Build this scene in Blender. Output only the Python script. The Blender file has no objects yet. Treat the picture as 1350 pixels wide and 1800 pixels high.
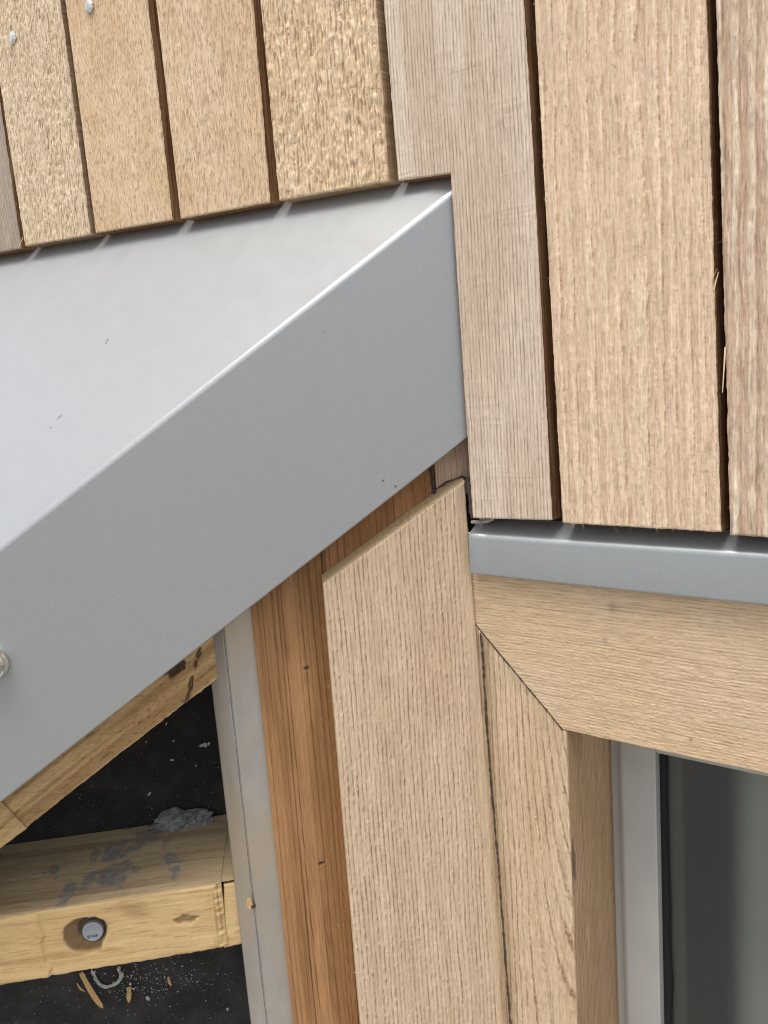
import bpy, bmesh, math, random
import numpy as np
from mathutils import Matrix, Vector

SC = bpy.context.scene
COL = SC.collection
random.seed(7)

# ------------------------------------------------------------------ camera
PW, PH, FOC = 1350.0, 1800.0, 1456.0
CX, CY = PW / 2, PH / 2
DIST = 0.56                                   # metres to the clad wall along the ray through ANCHOR
ANCHOR = (966, 498)
VPH = np.array([-1949., -96., FOC])           # vanishing direction along the clad wall (away, to the left)
VPV = np.array([645., 9000., FOC])            # vanishing direction straight down
ax_x = -VPH / np.linalg.norm(VPH)
ax_z = -VPV + ax_x * np.dot(VPV, ax_x)
ax_z /= np.linalg.norm(ax_z)
ax_y = np.cross(ax_z, ax_x)
C2W = np.array([ax_x, ax_y, ax_z])            # camera vector (x right, y down, z ahead) -> world

def ray(px, py):
    return C2W @ np.array([(px - CX) / FOC, (py - CY) / FOC, 1.0])

CAM = -ray(*ANCHOR) * DIST
cam_d = bpy.data.cameras.new('camera')
cam_d.sensor_width = 36
cam_d.lens = 36 * FOC / PH
cam_d.clip_start = 0.01
cam_d.clip_end = 2000
cam = bpy.data.objects.new('camera', cam_d)
COL.objects.link(cam)
r_, u_, b_ = C2W @ np.array([1., 0, 0]), C2W @ np.array([0, -1., 0]), C2W @ np.array([0, 0, -1.])
cam.matrix_world = Matrix(((r_[0], u_[0], b_[0], CAM[0]), (r_[1], u_[1], b_[1], CAM[1]),
                           (r_[2], u_[2], b_[2], CAM[2]), (0, 0, 0, 1)))
SC.camera = cam

# ------------------------------------------------------------------ sky, sun, exposure
SUN_DIR = Vector((0.02, -0.20, 0.97)).normalized()
world = bpy.data.worlds.new('World')
SC.world = world
world.use_nodes = True
wn = world.node_tree
bg = wn.nodes['Background']
sky = wn.nodes.new('ShaderNodeTexSky')
sky.sky_type = 'NISHITA'
sky.sun_disc = False
sky.sun_elevation = math.asin(SUN_DIR.z)
sky.sun_rotation = math.atan2(SUN_DIR.x, SUN_DIR.y)
sky.dust_density = 4.0
sky.air_density = 1.0
hs = wn.nodes.new('ShaderNodeHueSaturation')
hs.inputs['Saturation'].default_value = 0.38
wn.links.new(sky.outputs[0], hs.inputs['Color'])
wn.links.new(hs.outputs[0], bg.inputs[0])
bg.inputs[1].default_value = 0.12
sun_d = bpy.data.lights.new('sun', 'SUN')
sun_d.energy = 1.35
sun_d.angle = math.radians(40)
sun_d.color = (1.0, 0.96, 0.9)
sun = bpy.data.objects.new('sun', sun_d)
sun.rotation_euler = SUN_DIR.to_track_quat('Z', 'Y').to_euler()
COL.objects.link(sun)
SC.view_settings.view_transform = 'Standard'
SC.view_settings.look = 'None'
SC.view_settings.gamma = 1
SC.view_settings.use_curve_mapping = False
SC.view_settings.exposure = 1.22
SC.cycles.use_denoising = True
SC.cycles.denoiser = 'OPENIMAGEDENOISE'
SC.cycles.denoising_prefilter = 'ACCURATE'
SC.cycles.denoising_input_passes = 'RGB_ALBEDO_NORMAL'
SC.cycles.pixel_filter_type = 'BLACKMAN_HARRIS'
SC.cycles.filter_width = 1.1

# ------------------------------------------------------------------ frames: a wall plane with its own axes
class Frame:
    """u along the wall (to the right), v up, w out of the wall."""
    def __init__(s, o, u, n):
        s.o = np.array(o, float)
        s.u = np.array(u, float) / np.linalg.norm(u)
        s.n = np.array(n, float) / np.linalg.norm(n)
        s.v = np.cross(s.n, s.u)
    def hit(s, px, py, off=0.0):
        d = ray(px, py)
        t = np.dot(s.o + s.n * off - CAM, s.n) / np.dot(d, s.n)
        return CAM + d * t
    def uv(s, px, py, off=0.0):
        p = s.hit(px, py, off) - s.o
        return np.array([p @ s.u, p @ s.v])
    def uvw(s, px, py, off=0.0):
        p = s.uv(px, py, off)
        return np.array([p[0], p[1], off])
    def loc(s, p):
        q = np.array(p) - s.o
        return np.array([q @ s.u, q @ s.v, q @ s.n])
    def world(s, q):
        return s.o + s.u * q[0] + s.v * q[1] + s.n * q[2]
    def mat(s):
        return Matrix(((s.u[0], s.v[0], s.n[0], s.o[0]), (s.u[1], s.v[1], s.n[1], s.o[1]),
                       (s.u[2], s.v[2], s.n[2], s.o[2]), (0, 0, 0, 1)))

WALL = Frame((0, 0, 0), (1, 0, 0), (0, -1, 0))
CASING = -0.012                                # casing face, behind the board faces
corner = WALL.hit(850, 1272, CASING)
TH = math.radians(44)
LOW = Frame(corner, (math.cos(TH), math.sin(TH), 0), (math.sin(TH), -math.cos(TH), 0))
FOFF = LOW.loc(WALL.hit(806, 550, -0.004))[2]  # fascia plane, in front of the corner board
print('fascia offset', FOFF)

# ------------------------------------------------------------------ object helpers
def thing(name, label, cat, loc=(0, 0, 0), group=None):
    o = bpy.data.objects.new(name, None)
    o.empty_display_size = 0.05
    COL.objects.link(o)
    o.location = Vector([float(c) for c in loc])
    o['label'] = label
    o['category'] = cat
    if group: o['group'] = group
    o['kind'] = 'thing'
    return o

def place(o, parent=None, mat=None, label=None, kind=None):
    COL.objects.link(o)
    m = mat or Matrix.Identity(4)
    if parent is not None:
        o.parent = parent
        chain = Matrix.Identity(4)
        p = parent
        while p is not None:
            chain = p.matrix_basis @ chain
            p = p.parent
        o.matrix_basis = chain.inverted() @ m
    else:
        o.matrix_basis = m
    if label: o['label'] = label
    if kind: o['kind'] = kind
    return o

def mesh_obj(name, verts, faces, mats, parent=None, mat=None, smooth=False, midx=None, label=None, kind=None):
    me = bpy.data.meshes.new(name)
    me.from_pydata([tuple(map(float, v)) for v in verts], [], faces)
    for m in (mats if isinstance(mats, (list, tuple)) else [mats]): me.materials.append(m)
    if midx is not None: me.polygons.foreach_set('material_index', midx)
    if smooth: me.polygons.foreach_set('use_smooth', [True] * len(me.polygons))
    me.update()
    return place(bpy.data.objects.new(name, me), parent, mat, label, kind)

def bm_obj(name, bm, mats, parent=None, mat=None, smooth=False, label=None, kind=None):
    bmesh.ops.recalc_face_normals(bm, faces=bm.faces)
    me = bpy.data.meshes.new(name)
    bm.to_mesh(me)
    bm.free()
    for m in (mats if isinstance(mats, (list, tuple)) else [mats]): me.materials.append(m)
    if smooth: me.polygons.foreach_set('use_smooth', [True] * len(me.polygons))
    return place(bpy.data.objects.new(name, me), parent, mat, label, kind)

def fast_mesh(name, V, Q, midx, attrs, mats, nsmooth):
    """V (n,3), Q (m,4) quads; attrs: dict of per-vertex floats; the first nsmooth faces are smooth."""
    me = bpy.data.meshes.new(name)
    me.vertices.add(len(V))
    me.vertices.foreach_set('co', V.astype(np.float32).ravel())
    me.loops.add(Q.size)
    me.loops.foreach_set('vertex_index', Q.astype(np.int32).ravel())
    me.polygons.add(len(Q))
    me.polygons.foreach_set('loop_start', np.arange(0, Q.size, 4, dtype=np.int32))
    me.polygons.foreach_set('loop_total', np.full(len(Q), 4, dtype=np.int32))
    me.polygons.foreach_set('material_index', midx.astype(np.int32))
    sm = np.zeros(len(Q), dtype=bool); sm[:nsmooth] = True
    me.polygons.foreach_set('use_smooth', sm)
    for k, a in attrs.items():
        at = me.attributes.new(k, 'FLOAT', 'POINT')
        at.data.foreach_set('value', a.astype(np.float32))
    for m in mats: me.materials.append(m)
    me.update(calc_edges=True)
    return bpy.data.objects.new(name, me)

# ------------------------------------------------------------------ noise
_rng = np.random.default_rng(11)
_TAB = _rng.random((8, 256, 256))
def vn(x, y, seed=0):
    x = np.asarray(x, float) + seed * 17.31; y = np.asarray(y, float) + seed * 7.77
    T = _TAB[seed % 8]
    xi = np.floor(x).astype(int); yi = np.floor(y).astype(int)
    fx = x - xi; fy = y - yi
    fx = fx * fx * fx * (fx * (fx * 6 - 15) + 10); fy = fy * fy * fy * (fy * (fy * 6 - 15) + 10)
    a, b = T[xi & 255, yi & 255], T[(xi + 1) & 255, yi & 255]
    c, d = T[xi & 255, (yi + 1) & 255], T[(xi + 1) & 255, (yi + 1) & 255]
    return (a * (1 - fx) + b * fx) * (1 - fy) + (c * (1 - fx) + d * fx) * fy
def fbm(x, y, seed=0, n=3):
    t, a, s = 0, 1.0, 0
    for k in range(n):
        t = t + a * vn(x * 2 ** k, y * 2 ** k, seed + k); s += a; a *= 0.5
    return t / s
def sst(a, b, x):
    t = np.clip((x - a) / (b - a), 0, 1)
    return t * t * (3 - 2 * t)
def lines(ph, width, sharp=1.0):
    """narrow groove once per unit of ph"""
    f = ph - np.floor(ph)
    d = np.minimum(f, 1 - f)
    return np.exp(-(d / width) ** 2)

# every pattern takes u (across), v (along the grain) in mm, and gives height in mm, grain 0..1, tint 0..1
def hsh(a, b=0, sd=0):
    return _TAB[sd % 8][(np.asarray(a).astype(int) * 7 + 13) & 255, (np.asarray(b).astype(int) * 11 + 5) & 255]
def pat_lumpy(u, v, sd=0, size=1.0):
    """torn rough-sawn grain: wavering strands with broken crevices between them and knobbly tops"""
    uu, vv = u / size, v / size
    H = np.zeros_like(uu); G = np.zeros_like(uu)
    for (wd, am, s2, vs) in ((3.5, 1.0, 0, 1.0), (2.0, .6, 2, .75)):
        wu = uu + 3.0 * (fbm(uu / 9, vv / 26, sd + 3 + s2, 2) - .5) + 1.5 * wd / 3.5 * (vn(uu / 2.6, vv / (5.5 * vs), sd + s2) - .5)
        q = wu / wd; c = np.floor(q); fu = q - c; b = np.floor(q + .5)
        e = np.minimum(fu, 1 - fu)
        on = sst(.30, .62, vn(b * 3.37 + s2, vv / (6.5 * vs), sd + 5)) * (.4 + .7 * hsh(b, np.floor(vv / 31), sd + 1))
        crev = np.exp(-(e / .15) ** 2) * on
        shade = np.exp(-((q - b + .10) / .10) ** 2) * on
        lump = vn(c * 2.71 + s2, vv / (5.0 * vs) + 9 * hsh(c, 3, sd), sd + 6)
        nick = sst(.80, .95, vn(wu / 1.3, vv / 1.6, sd + 7 - s2)) * sst(.4, .7, vn(uu / 6, vv / 12, sd + 2))
        H = H + am * (.85 * (lump - .5) + .45 * sst(0, .45, e) - .75 * crev - .35 * nick)
        G = G + am * (.75 * shade + .35 * crev + .40 * nick + .18 * sst(.45, .2, lump))  # shade of crevices and strand sides painted into the grain colour
    h = H + .20 * (vn(uu / .9, vv / 3, sd) - .5)
    t = sst(.35, .7, fbm(uu / 14, vv / 50, sd + 1, 2))
    return h * size, np.clip(G, 0, 1), t
def pat_streak(u, v, sd=0):
    wu = u + 1.2 * (vn(u / 9, v / 25, sd + 3) - .5)
    amp = .4 + 1.1 * fbm(u / 14 + v / 60, v / 22 - u / 50, sd + 5, 2)
    n = vn(wu / 1.0, v / 6.5, sd)
    h = amp * (.30 * (n - .5) + .2 * (vn(wu / 1.9, v / 9, sd + 4) - .5)) + .25 * (fbm(u / 8, v / 8, sd + 6) - .5)
    g = np.clip(.45 * sst(.62, .9, n) * amp, 0, 1)
    t = sst(.3, .7, fbm(u / 25 + v / 90, v / 60, sd + 1, 2))
    return h, g, t
def pat_pin(u, v, sd=0, period=2.7):
    wu = u + 1.2 * (vn(u / 40, v / 90, sd + 3) - .5) + .25 * (vn(u / 3, v / 20, sd) - .5)
    ph = wu / period
    k = vn(np.floor(ph + .5) * 3.7, v / 30, sd + 2)
    L = lines(ph + .10 * (vn(u / 2, v / 14, sd + 1) - .5), .15) * (.35 + 1.0 * k)
    L = L * (.65 + .6 * vn(u / .8, v / 6, sd + 5))
    saw = fbm(u / 30, v / 1.6, sd + 6, 2) * sst(.45, .75, fbm(u / 25, v / 14, sd + 7))
    h = -.24 * L + .24 * (saw - .3) + .12 * (vn(u / .9, v / 5, sd + 4) - .5)
    t = sst(.35, .75, fbm(u / 22, v / 240, sd + 1, 2))
    return h, np.clip(L, 0, 1), t
def pat_fuzzy(u, v, sd=0):
    """rough-sawn face: long wavering steps along the grain, each with a torn, fluffy lip"""
    wu = u + 5.0 * (fbm(u / 45, v / 110, sd + 3, 2) - .5) + 1.6 * (vn(u / 7, v / 30, sd + 6) - .5)
    jit = 1.1 * (fbm(u / 1.6, v / 3.0, sd + 2, 2) - .5) + .8 * (vn(u / 4, v / 9, sd + 4) - .5)
    H = 0; G = 0; R = 0
    for (per, am, s2) in ((10.5, 1.0, 0), (4.3, .55, 3)):
        ph = (wu + jit) / per + .9 * (vn(u / 19, .4, sd + s2) - .5)
        k = np.floor(ph); f = ph - k
        b = am * (.25 + .9 * vn(k * 2.9, v / 34, sd + 1 + s2))
        st = sst(.05, .9, f) * sst(1.0, .955, f)
        H = H + b * (st - .5)
        R = R + b * sst(.35, .85, f)
        G = G + b * (.75 * np.exp(-((f - .985) / .035) ** 2) + .55 * np.exp(-((f - .02) / .04) ** 2)) * (.4 + .8 * vn(u / 1.5, v / 6, sd + 5))  # shadow under each torn lip painted as a dark line
    fine = vn(wu / .95, v / 5.0, sd + 4)
    h = .80 * H + .36 * (fine - .5) + .22 * (fbm(u / 1.4, v / 3.5, sd + 7, 2) - .5)
    g = np.clip(.95 * G + .35 * sst(.66, .92, vn(wu / 1.0, v / 9, sd + 6)), 0, 1)
    return h, g, np.clip(1 - R, 0, 1)
def pat_ridged(u, v, sd=0):
    wu = u + 2.6 * (vn(u / 12, v / 40, sd + 3) - .5) + .9 * (vn(u / 3, v / 12, sd + 6) - .5)
    ph = wu / 9.0
    f = ph - np.floor(ph)
    brk = vn(np.floor(ph) * 2.3, v / 20, sd + 2) * (.6 + .7 * vn(u / 2, v / 5, sd + 7))
    r = sst(0, .12, f) * sst(.50, .40, f) * (.15 + 1.1 * brk)
    f2 = wu / 3.7 - np.floor(wu / 3.7)
    r2 = sst(0, .2, f2) * sst(.5, .35, f2) * sst(.45, .7, vn(u / 4, v / 14, sd))
    fine = vn(wu / .9, v / 7, sd + 4)
    h = 1.0 * r + .4 * r2 + .3 * (fine - .5) + .3 * (fbm(u / 2, v / 10, sd + 5) - .5)
    g = np.clip(.9 * np.exp(-((f - .56) / .05) ** 2) * vn(u / 5, v / 15, sd + 1) + .35 * sst(.6, .9, fine) + .3 * np.exp(-((f2 - .6) / .08) ** 2) * vn(u / 3, v / 12, sd + 6), 0, 1)
    r = np.clip(r + .5 * r2, 0, 1)
    return h, g, 1 - np.clip(r, 0, 1)
def pat_groove(u, v, sd=0, period=3.5, curve=None):
    wu = u + 1.8 * (vn(u / 25, v / 80, sd + 3) - .5) + .55 * (vn(u / 3, v / 10, sd + 6) - .5)
    if curve is not None: wu = wu + curve(u, v)
    ph = wu / period + .55 * (vn(u / 16 + 5, .3, sd) - .5)
    b = .30 + .95 * vn(np.floor(ph + .5) * 5.1, v / 32, sd + 2)
    ph = ph + .10 * (vn(u / 1.5, v / 2.6, sd + 2) - .5)
    L = lines(ph, .11) * b
    L = L * (.35 + 1.15 * vn(u / 1.2, v / 3.2, sd + 5))
    ph2 = wu / (period * .37)
    L2 = .4 * lines(ph2, .13) * vn(u / 3, v / 16, sd + 4)
    tuft = sst(.68, .9, vn(wu / 1.5, v / 4.2, sd + 7)) * lines(ph + .17, .2)
    h = -.75 * L - .25 * L2 + .55 * tuft + .3 * (vn(u / 1.1, v / 4.5, sd + 1) - .5)
    t = sst(.4, .75, fbm(u / 12, v / 130, sd + 1, 2))
    return h, np.clip(L + L2, 0, 1), t
def pat_planed(u, v, sd=0, period=4.4):
    wu = u + 1.2 * (vn(u / 30, v / 200, sd + 3) - .5)
    ph = wu / period + 2.6 * (fbm(u / 11, v / 900, sd, 2) - .5)
    k = np.floor(ph + .5)
    L = lines(ph, .05 + .09 * hsh(k, 2, sd)) * (.25 + .8 * hsh(k, 5, sd + 1)) * (.75 + .4 * vn(k * 3.1, v / 60, sd + 2))
    L2 = .85 * lines(wu / 1.9 + 1.8 * vn(u / 6, v / 700, sd + 4), .14) * vn(u / 5, v / 120, sd + 5)
    h = -.15 * L - .05 * L2
    band = sst(.3, .7, .7 * vn(wu / 8, v / 500, sd + 6) + .3 * vn(u / 12, v / 45, sd + 7))
    return h, np.clip(L + .7 * L2, 0, 1), band
def pat_finegrain(u, v, sd=0, period=2.5, amp=1.0):
    """smooth sawn face with fine wavering annual rings"""
    wu = u + 6.5 * (fbm(u / 45, v / 100, sd + 3, 2) - .5)
    ph = wu / period
    L = lines(ph, .17) * (.15 + 1.05 * vn(np.floor(ph + .5) * 2.9, v / 60, sd + 2)) * (.6 + .7 * vn(u / .9, v / 6, sd + 5))
    fleck = sst(.60, .9, vn(u / .9, v / 3.0, sd + 4))
    h = amp * (-.18 * L + .16 * fleck + .10 * (vn(u / .8, v / 2.4, sd + 1) - .5))
    t = sst(.3, .7, fbm(u / 30, v / 80, sd + 1, 2))
    return h, np.clip(L, 0, 1), t

def pat_soft(u, v, sd=0):
    """planed softwood: broad soft bands along the grain, few fine lines"""
    wu = u + 4.0 * (fbm(u / 40, v / 150, sd + 3, 2) - .5)
    band = fbm(wu / 6.0, v / 260, sd, 2)
    fl = sst(.72, .9, vn(wu / .9, v / 14, sd + 2)) * .35
    h = .08 * (vn(wu / .9, v / 6, sd + 1) - .5) - .1 * fl
    return h, np.clip(.55 * sst(.55, .8, band) + fl, 0, 1), sst(.3, .7, fbm(u / 14, v / 90, sd + 5, 2))

# ------------------------------------------------------------------ a sawn board: relief on its face, real thickness
def seg_dist(P, a, b):
    ab = b - a
    t = np.clip(((P - a) @ ab) / (ab @ ab), 0, 1)
    return np.linalg.norm(P - (a + t[:, None] * ab), axis=1)

def board(name, frame, off, rows, thick, pat, mats, parent, res=0.8, mask=None, along='v',
          round_mm=1.2, rag=0.35, flare=None, amp=1.0, label=None, extra=None, seed=0):
    """rows: list of rows of pixel points (top to bottom, left to right); cells between them are filled
    where mask[i][j] is true. flare=(dv, dw): the top edge is cut back as a bevel."""
    K = np.array([[frame.uv(px, py, off) for px, py in r] for r in rows])
    nr, nc = K.shape[:2]
    mask = mask or [[True] * (nc - 1) for _ in range(nr - 1)]
    nv = [max(2, int(np.max(np.linalg.norm(K[i + 1] - K[i], axis=1)) * 1000 / res)) for i in range(nr - 1)]
    nu = [max(2, int(np.max(np.linalg.norm(K[:, j + 1] - K[:, j], axis=1)) * 1000 / res)) for j in range(nc - 1)]
    NV, NU = sum(nv) + 1, sum(nu) + 1
    P = np.zeros((NV, NU, 2)); M = np.zeros((NV - 1, NU - 1), bool)
    i0 = 0
    for i in range(nr - 1):
        j0 = 0
        t = np.linspace(0, 1, nv[i] + 1)[:, None, None]
        for j in range(nc - 1):
            s = np.linspace(0, 1, nu[j] + 1)[None, :, None]
            blk = (K[i, j] * (1 - s) + K[i, j + 1] * s) * (1 - t) + (K[i + 1, j] * (1 - s) + K[i + 1, j + 1] * s) * t
            if mask[i][j]:
                P[i0:i0 + nv[i] + 1, j0:j0 + nu[j] + 1] = blk
                M[i0:i0 + nv[i], j0:j0 + nu[j]] = True
            j0 += nu[j]
        i0 += nv[i]
    idx = np.arange(NV * NU).reshape(NV, NU)
    Q = np.stack([idx[1:, :-1], idx[1:, 1:], idx[:-1, 1:], idx[:-1, :-1]], -1)[M]
    used = np.zeros(NV * NU, bool); used[Q.ravel()] = True
    remap = np.cumsum(used) - 1
    Q = remap[Q]
    P = P.reshape(-1, 2)[used]
    # boundary, in order of the faces' winding
    E = np.concatenate([Q[:, [0, 1]], Q[:, [1, 2]], Q[:, [2, 3]], Q[:, [3, 0]]])
    key = E[:, 0].astype(np.int64) * (len(P) + 1) + E[:, 1]
    rev = E[:, 1].astype(np.int64) * (len(P) + 1) + E[:, 0]
    B = E[~np.isin(key, rev)]
    # distance to the outline
    outl = []
    for i in range(nr - 1):
        for j in range(nc - 1):
            if not mask[i][j]: continue
            for (a, b, ni, nj) in (((i, j), (i, j + 1), i - 1, j), ((i + 1, j), (i + 1, j + 1), i + 1, j),
                                   ((i, j), (i + 1, j), i, j - 1), ((i, j + 1), (i + 1, j + 1), i, j + 1)):
                if 0 <= ni < nr - 1 and 0 <= nj < nc - 1 and mask[ni][nj]: continue
                outl.append((K[a], K[b]))
    D = np.full(len(P), 1e9)
    for a, b in outl: D = np.minimum(D, seg_dist(P, a, b))
    mm = P * 1000
    u, v = (mm[:, 0], mm[:, 1]) if along == 'v' else (mm[:, 1], mm[:, 0])
    h, g, t = pat(u, v)
    h = h * amp
    X = {'grain': g, 'tint': t, 'stain': np.zeros(len(P))}
    if extra: h, X = extra(mm, h, X)
    d = D * 1000
    rr = round_mm * (.6 + .8 * vn(mm[:, 0] / 5, mm[:, 1] / 5, 3))
    h = h * sst(0, 1.5, d) - np.where(d < rr, rr - np.sqrt(np.clip(rr ** 2 - (rr - d) ** 2, 0, None)), 0)
    # ragged outline
    bi = np.unique(B)
    P0 = P[bi].copy()
    dn = np.stack([fbm(mm[bi, 0] / 3.5, mm[bi, 1] / 5, 5, 3) - .5, fbm(mm[bi, 0] / 3.5, mm[bi, 1] / 5, 6, 3) - .5], -1)
    P[bi] += dn * rag / 1000
    V = np.concatenate([P, (off + h / 1000)[:, None]], 1)
    n0 = len(V)
    pos = {}
    ring = np.full(len(P), -1); ring[bi] = np.arange(len(bi))
    F1 = V[bi].copy(); F2 = V[bi].copy(); F2[:, :2] = P0; F2[:, 2] = off - thick
    if flare:
        a, b = K[0, 0], K[0, -1]
        top = seg_dist(V[bi][:, :2], a, b) < .0012
        F2[top, 1] += flare[0]; F2[top, 2] = off - flare[1]
    S = np.stack([n0 + ring[B[:, 1]], n0 + ring[B[:, 0]], n0 + len(bi) + ring[B[:, 0]], n0 + len(bi) + ring[B[:, 1]]], -1)
    Vall = np.concatenate([V, F1, F2])
    A = {}
    for k, a in X.items():
        A[k] = np.concatenate([a, a[bi] * .5, a[bi] * .5])
    faces = np.concatenate([Q, S])
    mi = np.concatenate([np.zeros(len(Q)), np.ones(len(S))])
    o = fast_mesh(name, Vall, faces, mi, A, mats if len(mats) > 1 else [mats[0], mats[0]], len(Q))
    return place(o, parent, frame.mat(), label)

def board_uv(name, frame, quad, off, thick, pat, mats, parent, **kw):
    """like board(), the corners given in the frame's own u, v"""
    class F2(Frame): pass
    f = F2(frame.o, frame.u, frame.n)
    f.uv = lambda px, py, off=0: np.array([px, py], float)
    return board(name, f, off, quad, thick, pat, mats, parent, **kw)

# ------------------------------------------------------------------ materials
def new_mat(name):
    m = bpy.data.materials.new(name)
    m.use_nodes = True
    nt = m.node_tree
    return m, nt, nt.nodes['Principled BSDF']
def N(nt, t, **kw):
    n = nt.nodes.new(t)
    for k, v in kw.items(): setattr(n, k, v)
    return n
def noise(nt, vec, scale, detail=3, rough=.55, dist=0.0):
    n = N(nt, 'ShaderNodeTexNoise')
    n.inputs['Scale'].default_value = scale
    n.inputs['Detail'].default_value = detail
    n.inputs['Roughness'].default_value = rough
    n.inputs['Distortion'].default_value = dist
    if vec is not None: nt.links.new(vec, n.inputs['Vector'])
    return n.outputs['Fac']
def mapping(nt, scale, loc=(0, 0, 0), rot=(0, 0, 0)):
    tc = N(nt, 'ShaderNodeTexCoord')
    mp = N(nt, 'ShaderNodeMapping')
    mp.inputs['Scale'].default_value = scale
    mp.inputs['Location'].default_value = loc
    mp.inputs['Rotation'].default_value = rot
    nt.links.new(tc.outputs['Object'], mp.inputs['Vector'])
    return mp.outputs[0]
def remap(nt, val, a, b, c=0.0, d=1.0):
    n = N(nt, 'ShaderNodeMapRange')
    n.clamp = True
    for i, x in zip((1, 2, 3, 4), (a, b, c, d)): n.inputs[i].default_value = x
    nt.links.new(val, n.inputs[0])
    return n.outputs[0]
def mixc(nt, fac, a, b, mode='MIX'):
    n = N(nt, 'ShaderNodeMix', data_type='RGBA', blend_type=mode)
    for sock, x in ((n.inputs[0], fac), (n.inputs[6], a), (n.inputs[7], b)):
        if isinstance(x, (int, float)): sock.default_value = x
        elif isinstance(x, tuple): sock.default_value = (*x, 1) if len(x) == 3 else x
        else: nt.links.new(x, sock)
    return n.outputs[2]
def mul(nt, a, b, op='MULTIPLY'):
    n = N(nt, 'ShaderNodeMath', operation=op)
    for i, x in enumerate((a, b)):
        if isinstance(x, (int, float)): n.inputs[i].default_value = x
        else: nt.links.new(x, n.inputs[i])
    return n.outputs[0]
def attr(nt, name):
    a = N(nt, 'ShaderNodeAttribute')
    a.attribute_name = name
    return a.outputs['Fac']
def bump(nt, bsdf, h, strength, dist):
    b = N(nt, 'ShaderNodeBump')
    b.inputs['Strength'].default_value = strength
    b.inputs['Distance'].default_value = dist
    nt.links.new(h, b.inputs['Height'])
    nt.links.new(b.outputs[0], bsdf.inputs['Normal'])
def srgb(r, g, b):
    return tuple(((c / 255) / 12.92 if c / 255 < .04045 else ((c / 255 + .055) / 1.055) ** 2.4) for c in (r, g, b))

def wood(name, base, tint, dark, stain=(.05, .045, .045), along='v', rough=.78, seed=0., fibre=1.0, gain=1.0, weather=.0, dash=.25, fleck=.15):
    m, nt, b = new_mat(name)
    st = (900, 60, 900) if along == 'v' else (60, 900, 900)
    f1 = noise(nt, mapping(nt, st, (seed, seed * 2, 0)), 1.0, 3, .6)
    f2 = noise(nt, mapping(nt, tuple(s * .28 for s in st), (seed + 3, 0, 0)), 1.0, 3, .6)
    f3 = noise(nt, mapping(nt, (14, 14, 14), (seed, 5, 0)), 1.0, 3, .5)
    c = mixc(nt, attr(nt, 'tint'), base, tint)
    c = mixc(nt, remap(nt, f3, .3, .7, 0, .35), c, tint)
    c = mixc(nt, mul(nt, attr(nt, 'grain'), gain), c, dark)
    sd_ = (1350, 170, 1350) if along == 'v' else (170, 1350, 1350)
    d1 = noise(nt, mapping(nt, sd_, (seed * 3, 2, 1)), 1.0, 2, .5, .4)
    d2 = noise(nt, mapping(nt, tuple(q * .62 for q in sd_), (seed, 9, 4)), 1.0, 2, .5, .4)
    dd = mul(nt, remap(nt, d1, .53, .68), remap(nt, d2, .42, .60, .35, 1.0))
    c = mixc(nt, mul(nt, dd, dash), c, dark)
    sf_ = (1000, 330, 1000) if along == 'v' else (330, 1000, 1000)
    k1 = noise(nt, mapping(nt, sf_, (seed, 4, 8)), 1.0, 2, .6, 1.2)
    kk = remap(nt, k1, .60, .70)
    c = mixc(nt, mul(nt, kk, fleck), c, (.86, .74, .56))
    v1 = remap(nt, f1, .29, .71, 1 - .26 * fibre, 1 + .22 * fibre)
    v2 = remap(nt, f2, .3, .7, .90, 1.08)
    vv = mul(nt, v1, v2)
    comb = N(nt, 'ShaderNodeCombineColor')
    for i in range(3): nt.links.new(vv, comb.inputs[i])
    c = mixc(nt, 1.0, c, comb.outputs[0], 'MULTIPLY')
    if weather:
        w = noise(nt, mapping(nt, (9, 5, 9), (seed, 1, 7)), 1.0, 4, .65)
        c = mixc(nt, remap(nt, w, .45, .75, 0, weather), c, (.30, .27, .24))
    c = mixc(nt, attr(nt, 'stain'), c, stain)
    nt.links.new(c, b.inputs['Base Color'])
    b.inputs['Roughness'].default_value = rough
    b.inputs['Specular IOR Level'].default_value = .25
    hh = mul(nt, mul(nt, f1, .5 * fibre), mul(nt, mul(nt, kk, 1.2 * fleck), mul(nt, dd, -1.5 * dash), 'ADD'), 'ADD')
    bump(nt, b, hh, .8, .0006)
    return m
def side_wood(name, base, dark, seed=0.):
    """sawn edge of a board, streaked along its length"""
    m, nt, b = new_mat(name)
    f1 = noise(nt, mapping(nt, (700, 14, 420), (seed, 0, 0)), 1.0, 2, .5)
    f2 = noise(nt, mapping(nt, (1500, 70, 1500), (seed, 3, 0)), 1.0, 3, .6)
    c = mixc(nt, remap(nt, f1, .38, .62), base, dark)
    c = mixc(nt, remap(nt, f2, .3, .8, 0, .4), c, dark)
    nt.links.new(c, b.inputs['Base Color'])
    b.inputs['Roughness'].default_value = .8
    b.inputs['Specular IOR Level'].default_value = .2
    bump(nt, b, f2, .3, .0006)
    return m

def plain(name, col, rough=.6, metal=0., spec=.5, var=.0, scale=200, bmp=0.):
    m, nt, b = new_mat(name)
    b.inputs['Roughness'].default_value = rough
    b.inputs['Metallic'].default_value = metal
    b.inputs['Specular IOR Level'].default_value = spec
    if var:
        f = noise(nt, mapping(nt, (scale,) * 3), 1.0, 4, .6)
        c = mixc(nt, remap(nt, f, .3, .7), tuple(x * (1 - var) for x in col), tuple(min(1, x * (1 + var)) for x in col))
        nt.links.new(c, b.inputs['Base Color'])
        if bmp: bump(nt, b, f, bmp, .001)
    else:
        b.inputs['Base Color'].default_value = (*col, 1)
    return m

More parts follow.
